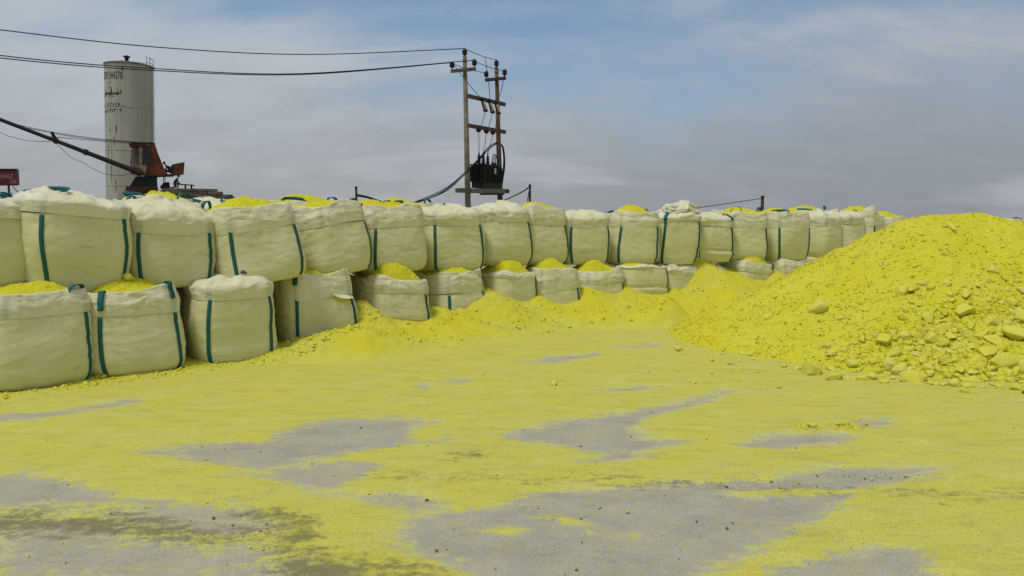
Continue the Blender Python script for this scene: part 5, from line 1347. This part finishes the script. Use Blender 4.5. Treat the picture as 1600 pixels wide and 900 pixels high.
# jumpers of the pole assembly
def curve3(a_, b_, mid_off, n=14):
    a_, b_, c_ = Vector(a_), Vector(b_), (Vector(a_) + Vector(b_)) / 2 + Vector(mid_off)
    return [a_ * (1 - u) ** 2 + c_ * 2 * u * (1 - u) + b_ * u * u for u in np.linspace(0, 1, n)]
for k_ in range(3):
    start = [arms[0][0] + Vector((0, 0, .4)), (b1 * 0.38 + b2_ * 0.62) + Vector((0, 0, 0.28)), arms[1][1] + Vector((0, 0, .4))][k_]
    MB().tube(curve3(start, cut_top[k_][0], (pd * 0.25 + Vector((0, 0, -0.2)))), 0.016, 5).build('jumper_wire', M_wire, pole, True)
    MB().tube(curve3(cut_top[k_][1], mid[k_], (0, 0, -0.15)) , 0.015, 5).build('jumper_wire', M_wire, pole, True)
    MB().tube(curve3(mid[k_], bush[k_] - O_, pd * 0.05), 0.015, 5).build('jumper_wire', M_wire, pole, True)
for k_, (q1, q2_) in enumerate(((b1, b2_), (arms[0][0], arms[1][0]), (arms[0][1], arms[1][1]))):
    MB().tube(curve3(q1 + Vector((0, 0, .36)), q2_ + Vector((0, 0, .36)), (0, 0, -0.12)), 0.016, 5).build('line_wire', M_wire, pole, True)
for k_, x_ in enumerate((0.45, 0.62, 0.80)):
    s_ = Vector(tf.location) + Q @ Vector((x_, -0.15, 1.36)) - O_; e_ = pl(780, 254 + k_, YB - 0.2)
    MB().tube(curve3(s_, e_, (pd * -0.25 + Vector((0, 0, 0.75 - 0.1 * k_)))), 0.022, 5).build('jumper_wire', M_wire, pole, True)
for k_ in range(3):
    MB().tube([Vector(v) - O_ for v in px_line([(779, 224), (784.5 + k_ * .7, 229), (787 + k_ * .7, 245), (786.5 + k_, 262), (784.6 + k_ * .6, 280), (783.6, 300)], YB + 0.15)], 0.028, 6).build('riser_cable', M_wire, pole, True)

# overhead conductors coming in from the left
for tgt, pts, lab in ((b1 + Vector((0, 0, .36)), [(-420, -8), (0, 46.5), (250, 74), (480, 85)], 'uppermost overhead wire, running to the top of the left pole'),
                      (arms[0][0] + Vector((0, 0, .40)), [(-420, 36), (0, 90.5), (240, 110), (470, 116.5)], 'lower overhead wire meeting the outer end of the crossarm'),
                      (arms[0][1] + Vector((0, 0, .40)), [(-420, 26), (0, 86.5), (240, 107), (470, 115)], 'middle overhead wire meeting the inner end of the crossarm')):
    Ys = [24, 29.5, 33, 36][:len(pts)]
    L_ = smooth_line([P(x, y, yy) for (x, y), yy in zip(pts, Ys)] + [np.array(Vector(OFF) + tgt)])
    wire('overhead_wire', L_, 0.021, lab, 'power line', group='overhead wires')
# cable bundle sagging down to the left post
bd = []
for k_ in range(3):
    j = [(-3 + 3 * k_) * (0.5 + 0.5 * math.sin(i * 1.7 + k_)) for i in range(8)]
    bd.append(px_line([(777, 222 + k_), (764, 232 + j[1]), (748, 248 + 1.6 * k_), (724, 272 + j[3]), (700, 294 + j[4]), (672, 309 + j[5]), (640, 318 + j[6]), (606, 317 + k_ * .6), (575, 309 + j[2]), (557, 304 + k_)], [YB, 40.5, 39.5, 37.6, 36, 34, 31, 28, 26, 25]))
wire('cable_bundle', bd, 0.024, 'sagging bundle of black cables from the right pole down to the left post', 'cable')

# short posts behind the bags
def post(px, py, Y, r_, label, mat=M_dark):
    p = P(px, py, Y); g_ = empty('wire_post', (p[0], Y, 0)); tag(g_, label, 'post', 'short posts behind the bags')
    MB().tube([(0, 0, 0), (0, 0, p[2])], r_, 10).build('shaft', mat, g_, True); MB().lathe([(r_, 0), (r_ * 1.25, 0.01), (r_ * 1.25, 0.05), (r_ * .6, 0.07)], (0, 0, p[2] - 0.02), 10).build('cap', mat, g_)
post(556.5, 293.5, 25.0, 0.035, 'thin dark post behind the upper bags, holding the sagging cable bundle')
post(828, 290.5, 25.0, 0.035, 'thin dark post behind the upper bags, right of the transformer poles')
post(1191.5, 308, 28.0, 0.055, 'short brown post behind the upper bags, nearest to the heap', M_rust2)
wire('guy_wire', px_line([(828, 292), (812, 302), (788, 313)], [25, 27, 31]), 0.022, 'wire slanting from the thin post to the foot of the transformer poles', 'wire')
wire('guy_wire', px_line([(827.6, 294), (825.5, 305), (824, 318)], [25, 24.9, 24.8]), 0.014, 'loose wire hanging close beside the thin post right of the poles', 'wire')
wire('guy_wire', px_line([(1190, 310), (1150, 316), (1105, 322.5), (1070, 326)], [28, 26.5, 25, 24]), 0.012, 'thin wire running left from the short brown post', 'wire')
